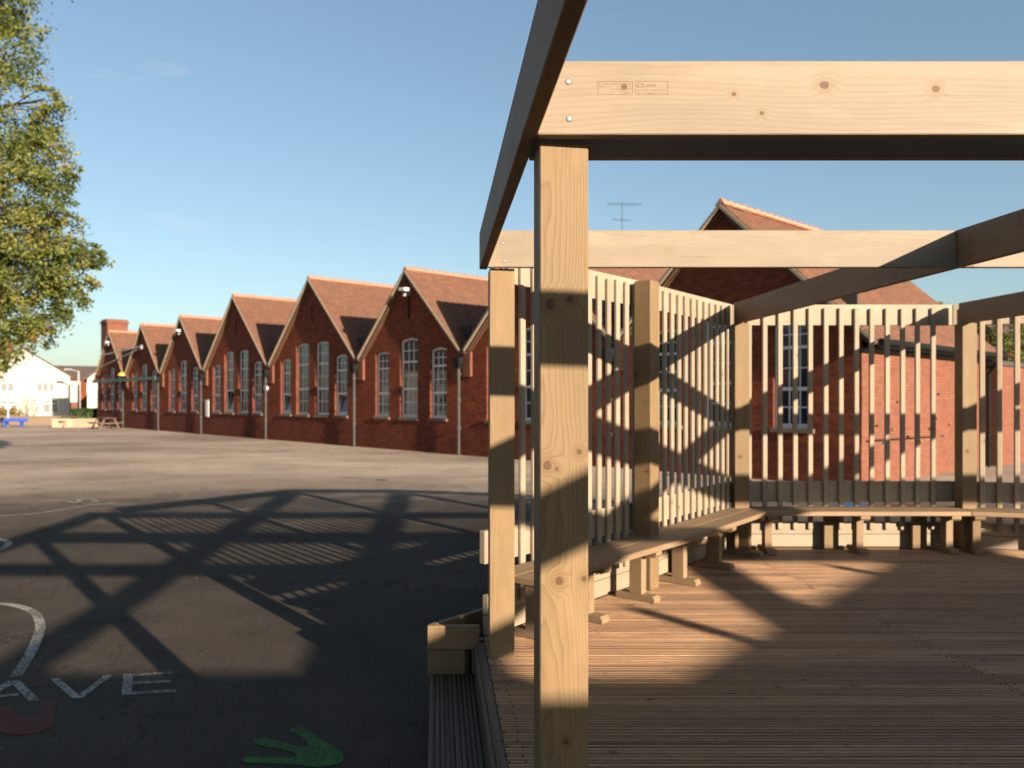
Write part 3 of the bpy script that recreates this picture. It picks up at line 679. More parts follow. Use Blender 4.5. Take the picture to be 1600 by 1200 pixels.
house('terraced_house', 'brown brick house with a plain roof between the two white houses', 'house', (-54.6, 100, 0), R(26), 6.0, 8, 4.7, 6.2, M['brick'], M['slate'], [(1.5,2.8,1.2,1.3,2),(3.4,.6,1.2,1.4,2)], gable_front=False)
house('cream_house', 'narrow white house with a dark roof just left of the school', 'house', (-42.9, 85, 0), R(22), 4.6, 7, 4.2, 6.2, M['cream'], M['slate'], [(-.9,2.9,1.0,1.0,2)], gable_front=True)
M['gwall'] = flat('garden_wall_block', (.22,.155,.11), .9, vary=.2)
m = MB(); m.box(-75, 62, 0, -34.5, 62.25, .62); m.box(-75, 61.96, .62, -34.5, 62.29, .70)
tag(m.build('garden_wall', M['gwall']), 'low brown garden wall behind the blue bench', 'wall')
def foliage(name, label, cat, c, r, n, size, mat, seed, group=None, kind=None, box=False):
    rg = np.random.default_rng(seed); p = rg.normal(size=(n*2, 3))
    if box: p = rg.uniform(-1, 1, size=(n, 3)); k = rg.integers(0, 3, n); p[np.arange(n), k] = np.sign(p[np.arange(n), k])*(.85+.2*rg.random(n))
    else: p = p/np.linalg.norm(p, axis=1)[:, None]*(rg.random(n*2)**.35)[:, None]; p = p*(1+.22*np.sin(p[:, 0]*7+seed)+.18*np.sin(p[:, 1]*6-p[:, 2]*5))[:, None]
    p = p*np.array(r)+np.array((0, 0, r[2])); p = p[p[:, 2] > .02]
    t = thing(name, label, cat, c, 0, group); link('foliage', leaves_mesh('foliage', p, size, mat, seed), None, t)
    m = MB(); rr = random.Random(seed)
    for i in range(5): m.cyl((0,0,0),(rr.uniform(-.5,.5)*r[0], rr.uniform(-.5,.5)*r[1], r[2]*1.3), .04, .01, 5)
    m.build('stem', M['bark'], t); return t
foliage('garden_shrub', 'rounded golden brown shrub in front of the white house', 'shrub', (-42.5, 66, 0), (1.75,.9,.68), 1500, .14, M['leaf_brown'], 11)
foliage('bare_shrub', 'sparse thin grey green shrub rising behind the golden shrub', 'shrub', (-41.6, 68, 0), (1.2,.8,1.15), 200, .13, M['leaf_green'], 12)
foliage('small_shrub', 'low green shrub at the left behind the blue bench', 'shrub', (-49.5, 66, 0), (1.0,.7,.4), 500, .12, M['leaf_green'], 13)
foliage('clipped_hedge', 'dark green clipped hedge block left of the picnic tables', 'hedge', (-33.4, 62, 0), (.85,.5,.62), 6000, .13, M['leaf_dark'], 14, box=True)
# blue bench
t = thing('blue_bench', 'bright blue metal bench facing the playground by the low wall', 'bench', (-36.3, 58.0, 0), 0)
m = MB(); m.box(-.88, -.02, .36, .88, .04, .62, Matrix.Rotation(R(-8),4,'X')); m.build('backrest', M['blue'], t, bevel=.01)
m = MB(); m.box(-.88, -.45, .36, .88, -.03, .41); m.build('seat', M['blue'], t, bevel=.01)
for s in (-.58, .58): m = MB(); m.box(s-.06, -.36, 0, s+.06, -.06, .36); m.build('leg', M['blue'], t)
# planters
for k, (x, lab) in enumerate(((-31.9, 'left of two pale block planters by the hedge'), (-30.45, 'right of two pale block planters, nearer the hedge'))):
    t = thing('block_planter', lab, 'planter', (x, 56.6, 0), R(6-14*k), 'pale block planters')
    m = MB(); m.box(-.68,-.45,0,.68,-.35,.62); m.box(-.68,.35,0,.68,.45,.62); m.box(-.68,-.35,0,-.58,.35,.62); m.box(.58,-.35,0,.68,.35,.62); m.build('wall', M['concrete'], t, bevel=.01)
    m = MB(); m.box(-.578,-.348,0,.578,.348,.55); m.build('soil', M['soil'], t)
    link('plants', leaves_mesh('plants', [(random.uniform(-.5,.5), random.uniform(-.3,.3), .58+random.random()*.12) for _ in range(90)], .1, M['leaf_green'], k), None, t)
# lamp post
t = thing('lamp_post', 'grey street lamp post between the white house and the school', 'street lamp', (-42.6, 78, 0))
m = MB(); m.cyl((0,0,0),(0,0,4.8),.13,.09,n=10); m.build('pole', M['lamp'], t)
m = MB(); m.cyl((0,0,4.75),(-.9,0,4.95),.06,n=8); m.box(-1.35,-.14,4.88,-.7,.14,5.03); m.build('lantern', M['lamp'], t)
# sign post at far left
t = thing('litter_bin_post', 'thin white post beside the blue bench', 'post', (-37.2, 58.6, 0))
m = MB(); m.cyl((0,0,0),(0,0,1.4),.04,n=8); m.build('pole', M['white'], t); m = MB(); m.cyl((0,-.05,1.45),(0,.05,1.45),.22,n=14); m.build('disc', M['white'], t)
# picnic tables
def picnic(loc, rz, lab):
    t = thing('picnic_table', lab, 'picnic table', loc, rz, 'picnic tables by the school wall')
    for k in range(5): m = MB(); yy = -.36+k*.15; m.box(-.95, yy, .72, .95, yy+.135, .76); m.build('tabletop_board', M['oldwood'], t)
    for s in (-1, 1): m = MB(); m.box(-.95, s*.72-.14, .43, .95, s*.72+.14, .47); m.build('seat', M['oldwood'], t)
    for x in (-.7, .7):
        for s in (-1, 1): m = MB(); m.box(-.04, -.05, 0, .04, .05, .78, Matrix.Translation((x, s*.62, 0)) @ Matrix.Rotation(s*R(25), 4, 'X')); m.build('leg', M['oldwood'], t)
        m = MB(); m.box(x+.042, -.84, .36, x+.09, .84, .43); m.build('cross_rail', M['oldwood'], t)
picnic(at_school(2.2, -2.4, 0), R(-47), 'weathered picnic table under the gable beside the chimney')
picnic(at_school(8.2, -1.7, 0), R(-44), 'weathered picnic table by the downpipe of the second gable')

# right side background: trees, a dark house, hedge
def tree(name, label, loc, h, lobes, nleaf, size, mat, seed, trunk_r=.25, limbs=True, cat='tree'):
    t = thing(name, label, cat, loc); rg = np.random.default_rng(seed); P = []
    tot = sum(l[3]**2 for l in lobes)
    for (x, y, z, r) in lobes:
        k = int(nleaf*r*r/tot); nt_ = max(6, k//45)
        d = rg.normal(size=(nt_, 3)); d /= np.linalg.norm(d, axis=1)[:, None]
        tip = d*(rg.uniform(.45, 1.12, nt_)**.8)[:, None]*r*np.array((1, 1, .85))
        for q in tip:
            n_ = max(4, int(k/nt_*rg.uniform(.5, 1.5))); s = rg.uniform(.14, .36)*min(1, r/1.4)
            f = rg.random((n_, 1))**.6
            P.append(np.array((x, y, z))+q*(.72+.28*f)+rg.normal(size=(n_, 3))*s*np.array((1, 1, .65))*.62+np.array((0, 0, -.12))*f)
    link('crown', leaves_mesh('crown', np.concatenate(P), size, mat, seed), None, t)
    m = MB(); z0 = 0; pts = [Vector((0,0,0)), Vector((.1,.05,h*.25)), Vector((.05,-.1,h*.5)), Vector((-.1,.1,h*.8))]
    for k in range(3): m.cyl(pts[k], pts[k+1], trunk_r*(1-k*.28), trunk_r*(1-(k+1)*.28), 10, caps=False)
    m.build('trunk', M['bark'], t, smooth=True); m = MB()
    for (x, y, z, r) in lobes:
        e = Vector((x, y, z)); b = pts[1].lerp(pts[3], max(0, min(1, (z-r-h*.25)/(h*.6)))); mid_ = b.lerp(e, .55)+Vector((0, 0, .35))
        m.cyl(b, mid_, .075*trunk_r/.25, .045, 7, False); m.cyl(mid_, e, .045, .02, 6, False)
        for q in range(7):
            dd = Vector((random.uniform(-1,1), random.uniform(-1,1), random.uniform(-.8,1))).normalized()*r*.9; m.cyl(mid_.lerp(e, random.random()), e+dd, .018, .006, 4, False)
    m.build('branches', M['bark'], t); return t
# big tree on the left: lobes at 20 m
def LB(px, py, Y, r, tx=-15.6, ty=21): return ((px-800)/F*Y-tx, Y-ty, EYE+(625-py)/F*Y, r)
lob = [LB(-10,60,19.5,1.35),LB(15,10,20,.9),LB(10,180,19.5,1.45),LB(62,250,19.8,.95),LB(20,290,19.3,1.2),LB(60,215,20.6,.8),LB(85,275,20.2,.55),LB(-20,420,19.4,1.5),LB(45,400,19.2,1.15),LB(95,405,19.8,.8),
       LB(132,392,19.9,.6),LB(152,402,19.9,.32),LB(112,432,19.8,.6),LB(90,325,19.9,.55),LB(60,470,19.8,1.0),LB(15,500,20,1.1),LB(105,465,20.2,.5),LB(-20,560,20.0,.7),LB(45,520,20.8,.6),LB(5,370,21.5,1.6),LB(-60,500,20.5,1.3),LB(-5,350,19,.8),LB(85,360,20.4,.7),LB(70,155,20.2,.5),LB(-40,-60,20,1.7),
       LB(-120,100,21,2.1),LB(-150,330,21,2.1),LB(-130,-150,21,2.2),LB(-240,200,21.5,2.2),LB(-260,0,21.5,2.2),LB(-230,430,21.5,1.9),LB(-60,-180,20.5,1.7)]
tree('autumn_tree', 'large tree with yellow green autumn leaves at the left edge', (-15.6, 21, 0), 11, lob, 125000, .080, M['leaf'], 21, trunk_r=.38)
tree('garden_tree', 'leafy green tree behind the annex at the right edge', (27.8, 46, 0), 6.2, [(-1.5,0,6.0,1.5),(.9,0,6.4,1.6),(2.7,.5,5.8,1.5),(.3,.5,4.6,1.9),(-2.4,.5,4.6,1.3),(2.6,0,4.4,1.5)], 9000, .15, M['leaf_green'], 22)
tree('bare_top_tree', 'thin yellowing tree top showing above the far roofs', (31.0, 57, 0), 8.2, [(0,0,7.9,1.3),(1.8,0,7.2,1.4),(-1.5,0,7.4,1.2)], 2600, .15, M['leaf'], 23)
house('dark_brick_house', 'dark red brick house with white windows at the far right edge', 'house', (40.0, 52, 0), R(-8), 14, 9, 5.6, 8.6, M['brick'], M['slate'], [(-5.5,1.0,1.3,1.5,2),(-5.5,3.4,1.3,1.4,2),(-2.5,1.0,1.3,1.5,2)], gable_front=False)
house('distant_house', 'long low tiled roof of a house showing behind the school\'s end gable', 'house', (31.5, 66, 0), R(5), 16, 8, 5.2, 8.9, M['brick'], M['slate'], [(0,1,1.2,1.4,2)], gable_front=False)
foliage('boundary_hedge', 'dark hedge along the boundary beyond the annex', 'hedge', (27.5, 42, 0), (5,.6,.75), 5000, .14, M['leaf_dark'], 15, box=True)
foliage('long_hedge', 'dark hedge closing the playground far left beyond the wall', 'hedge', (-85, 72, 0), (18,1,.9), 5000, .2, M['leaf_dark'], 16, box=True)

for k, (x, y, mt, lab) in enumerate(((-44, 22, 'cream', 'unseen white rendered house added across the playground to the left for window reflections'), (-46, 6, 'brick_side', 'unseen orange brick house added across the playground to the left for window reflections'), (-38, -10, 'cream', 'unseen white rendered house added far behind the viewer for window reflections'), (-50, 40, 'cream', 'unseen white rendered house added beyond the autumn tree for window reflections'))):
    house('added_house', lab, 'house', (x, y, 0), R(75+5*k), 11, 8, 5.2, 8.4, M[mt], M['slate'], [(-3,.8,1.6,1.4,2),(3,.8,1.6,1.4,2),(-3,3.3,1.6,1.3,2),(3,3.3,1.6,1.3,2)], gable_front=False)  # unseen houses, added to reflect in the school windows and block low sky light
# ------------------------------------------------------------------ the deck
DZ = .44
XL = lambda Y: .2648-.0933*Y          # centre line of the left-hand rafter
V = [(-.2,4.98),(1.03,6.47),(2.25,8.1),(4.5,8.1),(6.75,7.45),(9.3,6.0),(10.6,3.4),(10.3,.55),(6.9,-3.45),(.56,-3.45)]
def xr(y):
    xs = []
    for i in range(len(V)):
        a, b = V[i], V[(i+1) % len(V)]
        if (a[1]-y)*(b[1]-y) <= 0 and a[1] != b[1]: xs.append(a[0]+(b[0]-a[0])*(y-a[1])/(b[1]-a[1]))
    return (min(xs), max(xs)) if len(xs) >= 2 else None
XR = [lambda Y: XL(Y), lambda Y: 3.0-.0933*Y, lambda Y: 5.266-.0933*Y, lambda Y: 7.53-.0933*Y, lambda Y: 9.79-.0933*Y]
deck = thing('timber_deck', 'raised ribbed timber deck floor under the open pergola', 'deck')
prof = []
nr = 5; pw = .144/nr
for i in range(nr):
    y = -.072+i*pw
    prof += [(y+.0015, 0), (y+pw-.0090, 0), (y+pw-.0070, -.0055), (y+pw-.0010, -.0055)]
prof = prof[:-2]
prof = [(-.072, -.003)]+prof+[(.072, -.003)]
def deck_board(yc, fa, fb):
    """ribbed board between x = fa(y) and x = fb(y)"""
    xa, xb = fa(yc), fb(yc)
    if xb-xa < .05: return
    cx = (xa+xb)/2; m = MB(); L = [(p[0], p[1]) for p in prof]+[(.072,-.028),(-.072,-.028)]; k = len(L)
    for (y, z) in L: m.v.append((fa(yc+y)-cx, y, z))
    for (y, z) in L: m.v.append((fb(yc+y)-cx, y, z))
    for i in range(k): j = (i+1) % k; m.f.append((i, i+k, j+k, j))
    m.f.append(tuple(range(k))); m.f.append(tuple(reversed(range(k, 2*k)))); m.m = [0]*len(m.f)
    o = m.build('deck_board', M['deck'], deck, loc=(cx, yc, DZ+random.uniform(-.0015, .0015)))
nrow = 76
for r in range(nrow):
    yc = -3.36+r*.150
    if yc > 8.02: break
    lo_ = lambda y: max(XL(y)+.0245, (xr(min(max(y, -3.449), 8.099)) or (0, 0))[0]+.01)
    hi_ = lambda y: (xr(min(max(y, -3.449), 8.099)) or (0, 0))[1]-.01
    js = [XR[1], XR[3]] if r % 3 else [XR[2], XR[4]]
    bounds = [lo_]+[(lambda y, f=f: f(y)) for f in js]+[hi_]
    l, h = lo_(yc), hi_(yc); cur = lo_
    for f in js:
        if l+.1 < f(yc) < h-.1:
            deck_board(yc, cur, (lambda y, f=f: f(y)-.002)); cur = (lambda y, f=f: f(y)+.003)
    deck_board(yc, cur, hi_)
m = MB()
for r_ in range(nrow):
    yc = -3.36+r_*.150
    for f in XR[:3]:
        if not xr(yc) or f(yc) > xr(yc)[1]-.2: continue
        for dx in (-.035, .035):
            for dy in (-.046, .045):
                X = f(yc)+dx+(.06 if f is XR[0] else 0)+random.uniform(-.006, .006); m.cyl((X, yc+dy, DZ), (X, yc+dy, DZ+.0028), .0045, n=6)
tag(m.build('deck_screws', M['black'], deck), kind='stuff')
bar('edge_board', (XL(-3.4)-.0, -3.4, DZ-.0145), (XL(4.9), 4.9, DZ-.0145), .044, .028, M['step'], deck)
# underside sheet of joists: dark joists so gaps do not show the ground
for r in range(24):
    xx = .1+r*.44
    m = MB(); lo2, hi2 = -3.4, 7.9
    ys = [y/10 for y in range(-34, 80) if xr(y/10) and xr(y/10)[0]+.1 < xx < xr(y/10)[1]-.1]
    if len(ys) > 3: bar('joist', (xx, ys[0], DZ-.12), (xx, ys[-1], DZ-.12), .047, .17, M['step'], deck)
# fascia boards round the deck
def off(p, q, d):
    v = Vector((q[0]-p[0], q[1]-p[1])).normalized(); nn = Vector((-v.y, v.x)); return nn*d, v
for i in range(len(V)):
    a, b = V[i], V[(i+1) % len(V)]
    nn, v = off(a, b, .0235)
    if i == len(V)-1:
        nn, v = Vector((0, 0)), v; a = (XL(-3.4)-.034, -3.4); b = (XL(4.9)-.034, 4.9)
    for (z0, z1) in ((.005, .215), (.222, .43)):
        bar('fascia_board', (a[0]+nn.x, a[1]+nn.y, (z0+z1)/2), (b[0]+nn.x, b[1]+nn.y, (z0+z1)/2), .040 if i < len(V)-1 else .022, z1-z0, M['fascia'] if i < len(V)-1 else M['step'], deck)

# step beside the deck: ribbed boards along the deck edge
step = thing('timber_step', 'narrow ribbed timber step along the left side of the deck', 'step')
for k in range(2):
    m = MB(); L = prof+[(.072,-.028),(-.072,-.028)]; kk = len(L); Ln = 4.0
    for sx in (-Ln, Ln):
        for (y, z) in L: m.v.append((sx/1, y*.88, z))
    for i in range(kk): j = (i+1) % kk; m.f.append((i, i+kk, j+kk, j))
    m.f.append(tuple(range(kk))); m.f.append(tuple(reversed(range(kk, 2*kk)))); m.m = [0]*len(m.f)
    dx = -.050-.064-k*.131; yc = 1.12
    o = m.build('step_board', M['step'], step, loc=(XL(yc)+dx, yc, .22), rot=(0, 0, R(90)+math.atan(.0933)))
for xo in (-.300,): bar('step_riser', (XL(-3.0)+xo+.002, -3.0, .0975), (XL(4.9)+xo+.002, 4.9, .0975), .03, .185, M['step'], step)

# planter trough outside the ring
pl = thing('sleeper_planter', 'long timber trough planter standing outside the deck screen', 'planter')
d = Vector((V[1][0]-V[0][0], V[1][1]-V[0][1])).normalized(); nn = Vector((-d.y, d.x))
a0 = Vector((-.53, 4.97)); c0 = Vector((-.185, 4.97)); oL = 2.1
for (z0, z1) in ((.222, .372), (.376, .525)):
    zc = (z0+z1)/2; h = z1-z0
    bar('end_board', (a0.x, a0.y+.02, zc), (c0.x-.02, a0.y+.02, zc), .04, h, M['fascia'], pl)
    s0 = a0+Vector((.028, .042)); bar('side_board', (s0.x, s0.y, zc), (s0.x+d.x*oL, s0.y+d.y*oL, zc), .04, h, M['fascia'], pl)
s0 = a0+Vector((.028, .042)); bar('side_board', (s0.x, s0.y, .1125), (s0.x+d.x*oL, s0.y+d.y*oL, .1125), .04, .215, M['fascia'], pl)
e0 = s0+d*(oL+.022); bar('end_board', (e0.x, e0.y, .265), (e0.x-nn.x*.22, e0.y-nn.y*.22, .265), .04, .52, M['fascia'], pl)
q0 = s0-nn*.12+d*.1; bar('soil', (q0.x, q0.y, .2), (q0.x+d.x*(oL-.15), q0.y+d.y*(oL-.15), .2), .2, .36, M['soil'], pl)

# ------------------------------------------------------------------ the pergola
ZB, ZT = 2.703, 2.915; ZC = (ZB+ZT)/2; HB = ZT-ZB
pg = thing('timber_pergola', 'open timber pergola of square posts, deep beams and slatted screens', 'pergola')
PW = .145
def post(x, y, z1, ang, z0=DZ+.002):
    o = link('post', boxmesh(z1-z0, PW, PW, M['wood'], .0035), None, pg)
    o.matrix_local = Matrix.Translation((x, y, (z0+z1)/2)) @ Matrix.Rotation(ang, 4, 'Z') @ Matrix.Rotation(R(-90), 4, 'Y')
    return o
A5 = math.atan(.0933)
def screw(p, nrm, r=.0072):
    """countersunk screw in a small sunken ring"""
    global SCR
    return None
front_post = post(.147, 2.412, ZB-.001, A5)
front_post.data = MB().box(-(ZB-.001-DZ-.002)/2, -PW/2, -PW/2, (ZB-.001-DZ-.002)/2, PW/2, PW/2).mesh('timber', M['hero_post'], .0035)
post(-.064, 4.674, ZB-.001, A5)
post(1.075, 6.335, 2.885, math.atan2(.785, .62)-0)
post(2.287, 7.955, ZB-.001, 0); post(4.547, 7.955, ZB-.001, 0)
post(6.72, 7.28, ZB-.001, R(-16)); post(9.18, 5.86, ZB-.001, R(-30)); post(10.42, 3.35, ZB-.001, R(-60)); post(10.13, .62, ZB-.001, R(-60)); post(6.85, -3.3, ZB-.001, 0); post(.70, -3.3, ZB-.001, A5)
# rafters
rz = []
ends = [(-3.4, 4.64), (-3.4, 7.995), (-3.4, 7.995), (-2.6, 7.1)]
for f, (ya, yb) in zip(XR, ends):
    rz.append(bar('rafter', (f(ya), ya, ZC), (f(yb), yb, ZC), .045, HB, M['rafter'], pg))
rz[0]['label'] = 'left-hand rafter ending over the rear left post'
# cross beams, butted between the rafters
beams = {}
for key, Y in (('rear', 4.578), ('front', 2.3025), ('front_back', 2.51), ('third', .28), ):
    xs = [f(Y) for f in XR]
    hi = xr(Y)[1]
    segs = [(xs[0]+.0235, xs[1]-.0235), (xs[1]+.0235, xs[2]-.0235), (xs[2]+.0235, xs[3]-.0235), (xs[3]+.0235, hi-.01)]
    for k, (a, b) in enumerate(segs):
        if b-a > .1: beams[(key, k)] = bar('beam', (a, Y, ZC), (b, Y, ZC), .045, HB, M['hero_beam'] if (key, k) == ('front', 0) else M['beam'], pg)
# ring beams outside the posts, rails and kickboards
def inn(i, t, d):
    a, b = Vector(V[i]), Vector(V[(i+1) % len(V)]); v = (b-a).normalized(); nn = Vector((v.y, -v.x)); return a+v*t+nn*d
def seglen(i): return (Vector(V[(i+1) % len(V)])-Vector(V[i])).length
for i in range(0, 9):
    L = seglen(i)
    def rb(name, z0, z1, mat, t0=0, t1=L, th=.045):
        p, q = inn(i, t0, -th/2-.001), inn(i, t1, -th/2-.001); return bar(name, (p.x, p.y, (z0+z1)/2), (q.x, q.y, (z0+z1)/2), th, z1-z0, mat, pg)
    rb('ring_beam', ZB, ZT-.001, M['slat'] if i < 4 else M['wood'], t0=.22 if i == 0 else 0, t1=L-.004)
    if i < 7:
        rb('rail', .90, 1.11, M['slat'], t0=.045 if i == 0 else 0, t1=L-.004)
        rb('kickboard', .442, .568, M['slat'], t0=.075 if i == 0 else 0, t1=L-.004); rb('kickboard', .572, .695, M['slat'], t0=.075 if i == 0 else 0, t1=L-.004)
# slats
sp = {0: (.132, .135, 1.86), 1: (.143, .16, 1.93), 2: (.156, .165, 2.13), 3: (.156, .10, 2.2), 4: (.156, .2, 2.7), 5: (.156, .2, 2.7)}
for i, (gap, t0, t1) in sp.items():
    k = int((t1-t0)/gap)+1
    for j in range(k):
        t = t0+j*gap+random.uniform(-.003, .003); z0 = .62+random.uniform(-.006, .006); z1 = 2.875+random.uniform(-.008, .008)
        p = inn(i, t, .0155); v = Vector(V[i+1])-Vector(V[i])
        ang = math.atan2(v.y, v.x)
        o = link('slat', boxmesh(2.255, .03, .050, M['slat'], .007), None, pg)
        o.matrix_local = Matrix.Translation((p.x, p.y, (z0+z1)/2)) @ Matrix.Rotation(ang, 4, 'Z') @ Matrix.Rotation(R(90), 4, 'X') @ Matrix.Rotation(R(90), 4, 'Z') @ Matrix.Rotation(R(90), 4, 'X')
# the far side of the structure is closed in with upright boards
cs = thing('boarded_screen', 'upright-board screen on the side of the deck behind the viewer', 'screen')
for i, ta, tb, bw in ((7, 0, seglen(7), .150), (8, 0, 4.25, .150)):
    k = int((tb-ta)/.148)
    for j in range(k):
        p = inn(i, ta+.075+j*.148, .0125); v = Vector(V[(i+1) % 10])-Vector(V[i])
        o = link('board', boxmesh(ZT-.46-.02, .022, bw, M['slat'], .002), None, cs)
        o.matrix_local = Matrix.Translation((p.x, p.y, (ZT+.46)/2)) @ Matrix.Rotation(math.atan2(v.y, v.x), 4, 'Z') @ Matrix.Rotation(R(90), 4, 'X') @ Matrix.Rotation(R(90), 4, 'Z') @ Matrix.Rotation(R(90), 4, 'X')
for (x, y, zt) in ((7.48, -2.77, 3.17), (9.13, -.83, 3.02)):
    o = link('post', boxmesh(zt-.45, .12, .12, M['wood']), None, cs); o.matrix_local = Matrix.Translation((x+.06, y-.05, (zt+.45)/2)) @ Matrix.Rotation(R(50), 4, 'Z') @ Matrix.Rotation(R(-90), 4, 'Y')
# screws: bright heads with a recess, set in a shallow ring
m = MB(); m.cyl((0,0,0),(0,-.0016,0),.0078,n=16); m.cyl((0,-.0016,0),(0,-.0030,0),.0066,.0052,n=16); m.cyl((0,-.0031,0),(0,-.0033,0),.0024,n=6)
SC = m.mesh('screw', M['metal'])
m = MB(); m.cyl((0,-.0002,0),(0,-.0008,0),.0098,n=16); RG = m.mesh('screw_ring', M['dark_hole'] if 'dark_hole' in M else M['bargewood'])
bpy.context.view_layer.update()
def screws(parent, pts):
    inv = parent.matrix_local.inverted()
    for p in pts:
        for nm, me in (('screw', SC), ('screw_hole', RG)):
            o = link(nm, me, None, parent); o.matrix_local = inv @ Matrix.Translation(p) @ Matrix.Rotation(random.uniform(0, 3), 4, 'Y')
yf = 2.3025-.0225
def pt(px, py, Y): return Vector(((px-800)/F*Y, Y, EYE+(625-py)/F*Y))
screws(beams[('front', 0)], [pt(888.5,127.5,yf-.0002), pt(890,185.5,yf-.0002)])
yr = 4.578-.0225
screws(beams[('rear', 0)], [pt(786,380,yr-.0002), pt(788,408,yr-.0002)])
# grading stamp printed on the front beam
M['ink'] = flat('stamp_ink', (.21,.12,.065), .8, vary=.3, scale=90)
fb = beams[('front', 0)]; ys = yf-.0006
m = MB()
def ir(x0, y0, x1, y1):
    a, b = pt(x0, y1, ys), pt(x1, y0, ys); m.quad((a.x, ys, a.z), (b.x, ys, a.z), (b.x, ys, b.z), (a.x, ys, b.z))
lw = .62
for (x0, x1) in ((934, 988.7), (993.5, 1044)):
    ir(x0, 126.8, x1, 126.8+lw); ir(x0, 147.5, x1, 147.5+lw); ir(x0, 127.4, x0+lw, 147.3); ir(x1-lw, 127.4, x1, 147.3)
rg = random.Random(9)
for (x0, x1, y, st) in ((936, 985, 131, 0), (950, 986, 139, 0), (975, 986, 145, 0), (997, 1040, 140.3, 0), (1011, 1030, 146, 0), (997, 1001, 145.2, 0), (936, 946, 134.5, 0)):
    xx = x0
    while xx < x1:
        wd = rg.uniform(.8, 2.0)
        if rg.random() < .8: ir(xx, y-.55, min(xx+wd, x1), y+.35)
        xx += wd+.6
inv = fb.matrix_local.inverted()
o = link('grading_stamp', m.mesh('grading_stamp', M['ink']), None, fb); o.matrix_local = inv
def txt(s, px, py, size, nm='stamp_text'):
    cu = bpy.data.curves.new(nm, 'FONT'); cu.body = s; cu.size = size; tmp = bpy.data.objects.new('tmp', cu); COL.objects.link(tmp)
    dg = bpy.context.evaluated_depsgraph_get(); me = bpy.data.meshes.new_from_object(tmp.evaluated_get(dg)); bpy.data.objects.remove(tmp)
    me.materials.clear(); me.materials.append(M['ink']); o = link(nm, me, None, fb)
    o.matrix_local = inv @ (Matrix.Translation(pt(px, py, ys)) @ Matrix.Rotation(R(90), 4, 'X'))
txt('CE', 995.5, 136.2, .018); txt('434/13', 1009.5, 135.2, .0105)

# ------------------------------------------------------------------ benches round the edge
SZ0, SZ1 = .822, .865
lb = thing('corner_bench', 'long left-hand timber bench running back along the slatted screen', 'bench')
rbn = thing('rear_bench', 'timber bench along the rear slatted screen, seat seen edge on', 'bench')
def lineint(i, d1, j, d2):
    p = inn(i, 0, d1); v = inn(i, 1, d1)-p; q = inn(j, 0, d2); u = inn(j, 1, d2)-q
    den = v.x*u.y-v.y*u.x; t = ((q.x-p.x)*u.y-(q.y-p.y)*u.x)/den; return p+v*t
def cuty(i, d, Y):
    p = inn(i, 0, d); v = inn(i, 1, d)-p; return p+v*((Y-p.y)/v.y)
for (da, db) in ((.05, .243), (.248, .44)):
    d0 = inn(0, 1, 0)-inn(0, 0, 0); d1 = inn(1, 1, 0)-inn(1, 0, 0); mA, mB = lineint(0, da, 1, da), lineint(0, db, 1, db)
    plank('seat_plank', [inn(0, .03, da), inn(0, .03, db), mB-d0*.002, mA-d0*.002], SZ0, SZ1, d0, M['bench'], lb)
    ea, eb = inn(1, 1.99-(da-.05)*.28, da), inn(1, 1.99-(db-.05)*.28, db)
    plank('seat_plank', [mA+d1*.002, mB+d1*.002, eb, ea], SZ0, SZ1, d1, M['bench'], lb)
    a2, b2 = lineint(2, da, 3, da), lineint(2, db, 3, db)
    s_a, s_b = Vector((2.42, 8.1-da)), Vector((2.30+.14, 8.1-db)); d2 = Vector((1, 0)); d3 = inn(3, 1, 0)-inn(3, 0, 0)
    plank('seat_plank', [s_a, s_b, b2-d2*.002, a2-d2*.002], SZ0-.003, SZ1-.003, d2, M['bench'], rbn)
    plank('seat_plank', [a2+d3*.002, b2+d3*.002, inn(3, 2.2, db), inn(3, 2.2, da)], SZ0-.003, SZ1-.003, d3, M['bench'], rbn)
def blk(L, W, H, mat):
    k = ('blk', L, W, H)
    if k not in _bc:
        m = MB(); c = .018; p = [(-L/2,-H/2),(L/2,-H/2),(L/2,H/2-c),(L/2-c,H/2),(-L/2+c,H/2),(-L/2,H/2-c)]
        m.poly([(a,-W/2,b) for a, b in p]); m.poly([(a,W/2,b) for a, b in reversed(p)])
        for i in range(6): a, b = p[i], p[(i+1) % 6]; m.quad((a[0],W/2,a[1]),(b[0],W/2,b[1]),(b[0],-W/2,b[1]),(a[0],-W/2,a[1]))
        _bc[k] = m.mesh('block', mat, .003)
    return _bc[k]
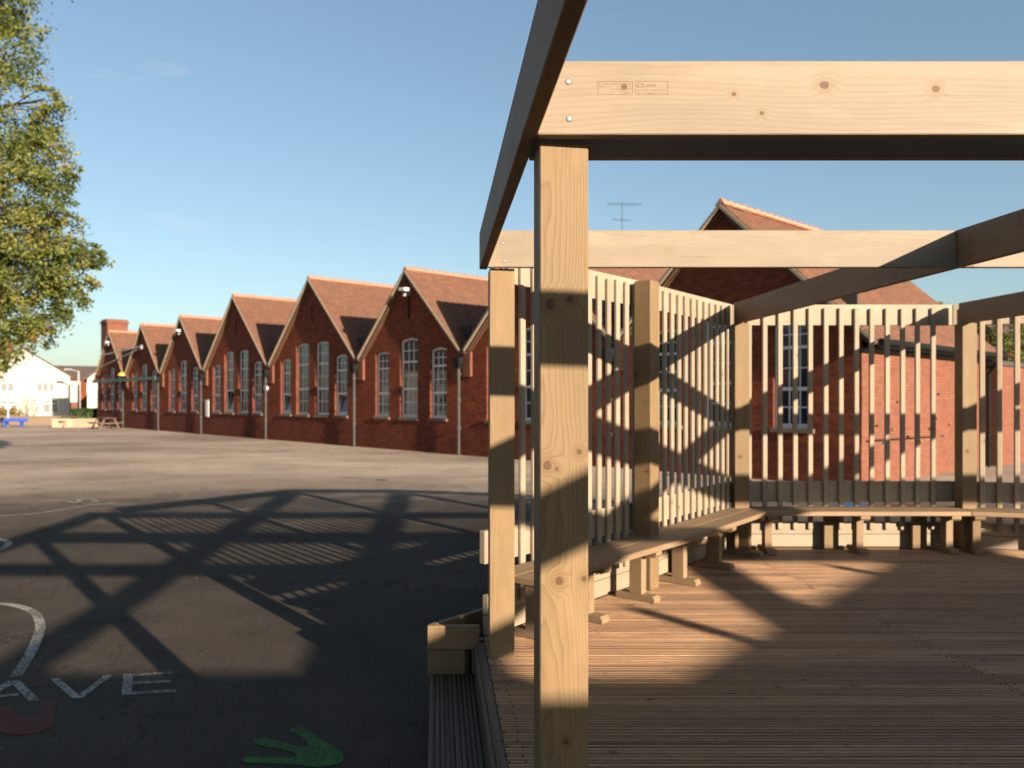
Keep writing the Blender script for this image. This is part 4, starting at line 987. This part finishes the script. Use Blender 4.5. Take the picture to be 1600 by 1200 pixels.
def leg(parent, i, t, dmid=.25, th=.07, wd=.105):
    p = inn(i, t, dmid); v = Vector(V[i+1])-Vector(V[i]); ang = math.atan2(v.y, v.x)-R(90); dz = -.003 if parent is rbn else 0
    z0, z1 = DZ+.003, SZ0-.001+dz
    T = lambda z: Matrix.Translation((p.x, p.y, z)) @ Matrix.Rotation(ang, 4, 'Z')
    H = z1-z0-.09; o = link('leg', boxmesh(H, th, wd, M['bench']), None, parent); o.matrix_local = T(z0+.045+H/2) @ Matrix.Rotation(R(-90), 4, 'Y')
    f = link('foot_block', blk(.33, .09, .045, M['bench']), None, parent); f.matrix_local = T(z0+.0225)
    c = link('top_block', blk(.36, .09, .045, M['bench']), None, parent); c.matrix_local = T(z1-.0225) @ Matrix.Rotation(R(180), 4, 'X')
for t in (.24, .80, 1.50): leg(lb, 0, t)
for t in (.24, .98, 1.72): leg(lb, 1, t)
for x in (2.52, 3.42, 4.30): leg(rbn, 2, x-2.25)
for t in (.14, 1.1, 2.0): leg(rbn, 3, t)
for (i, t) in ((2, .97), (2, 1.86), (3, .8), (1, .60), (1, 1.45), (0, .95)):
    p = inn(i, t, .085); v = Vector(V[i+1])-Vector(V[i]); o = link('back_support', boxmesh(.377, .04, .145, M['wood']), None, rbn if i > 1 else lb)
    o.matrix_local = Matrix.Translation((p.x, p.y, DZ+.003+.1885)) @ Matrix.Rotation(math.atan2(v.y, v.x), 4, 'Z') @ Matrix.Rotation(R(90), 4, 'X') @ Matrix.Rotation(R(90), 4, 'Z') @ Matrix.Rotation(R(90), 4, 'X')
# sawdust and crumbs on the deck near the bench
m = MB(); rg = random.Random(4)
for i in range(220):
    t = rg.uniform(0, 1.9); p = inn(0, t, rg.uniform(.3, .55)); s = rg.uniform(.0012, .003)
    if p.y < 5.05: continue
    m.box(p.x-s, p.y-s, DZ+.001, p.x+s, p.y+s, DZ+.001+s)
tag(m.build('wood_shavings', M['slat']), 'scattered pale wood shavings on the deck by the left bench', 'shavings', kind='stuff')
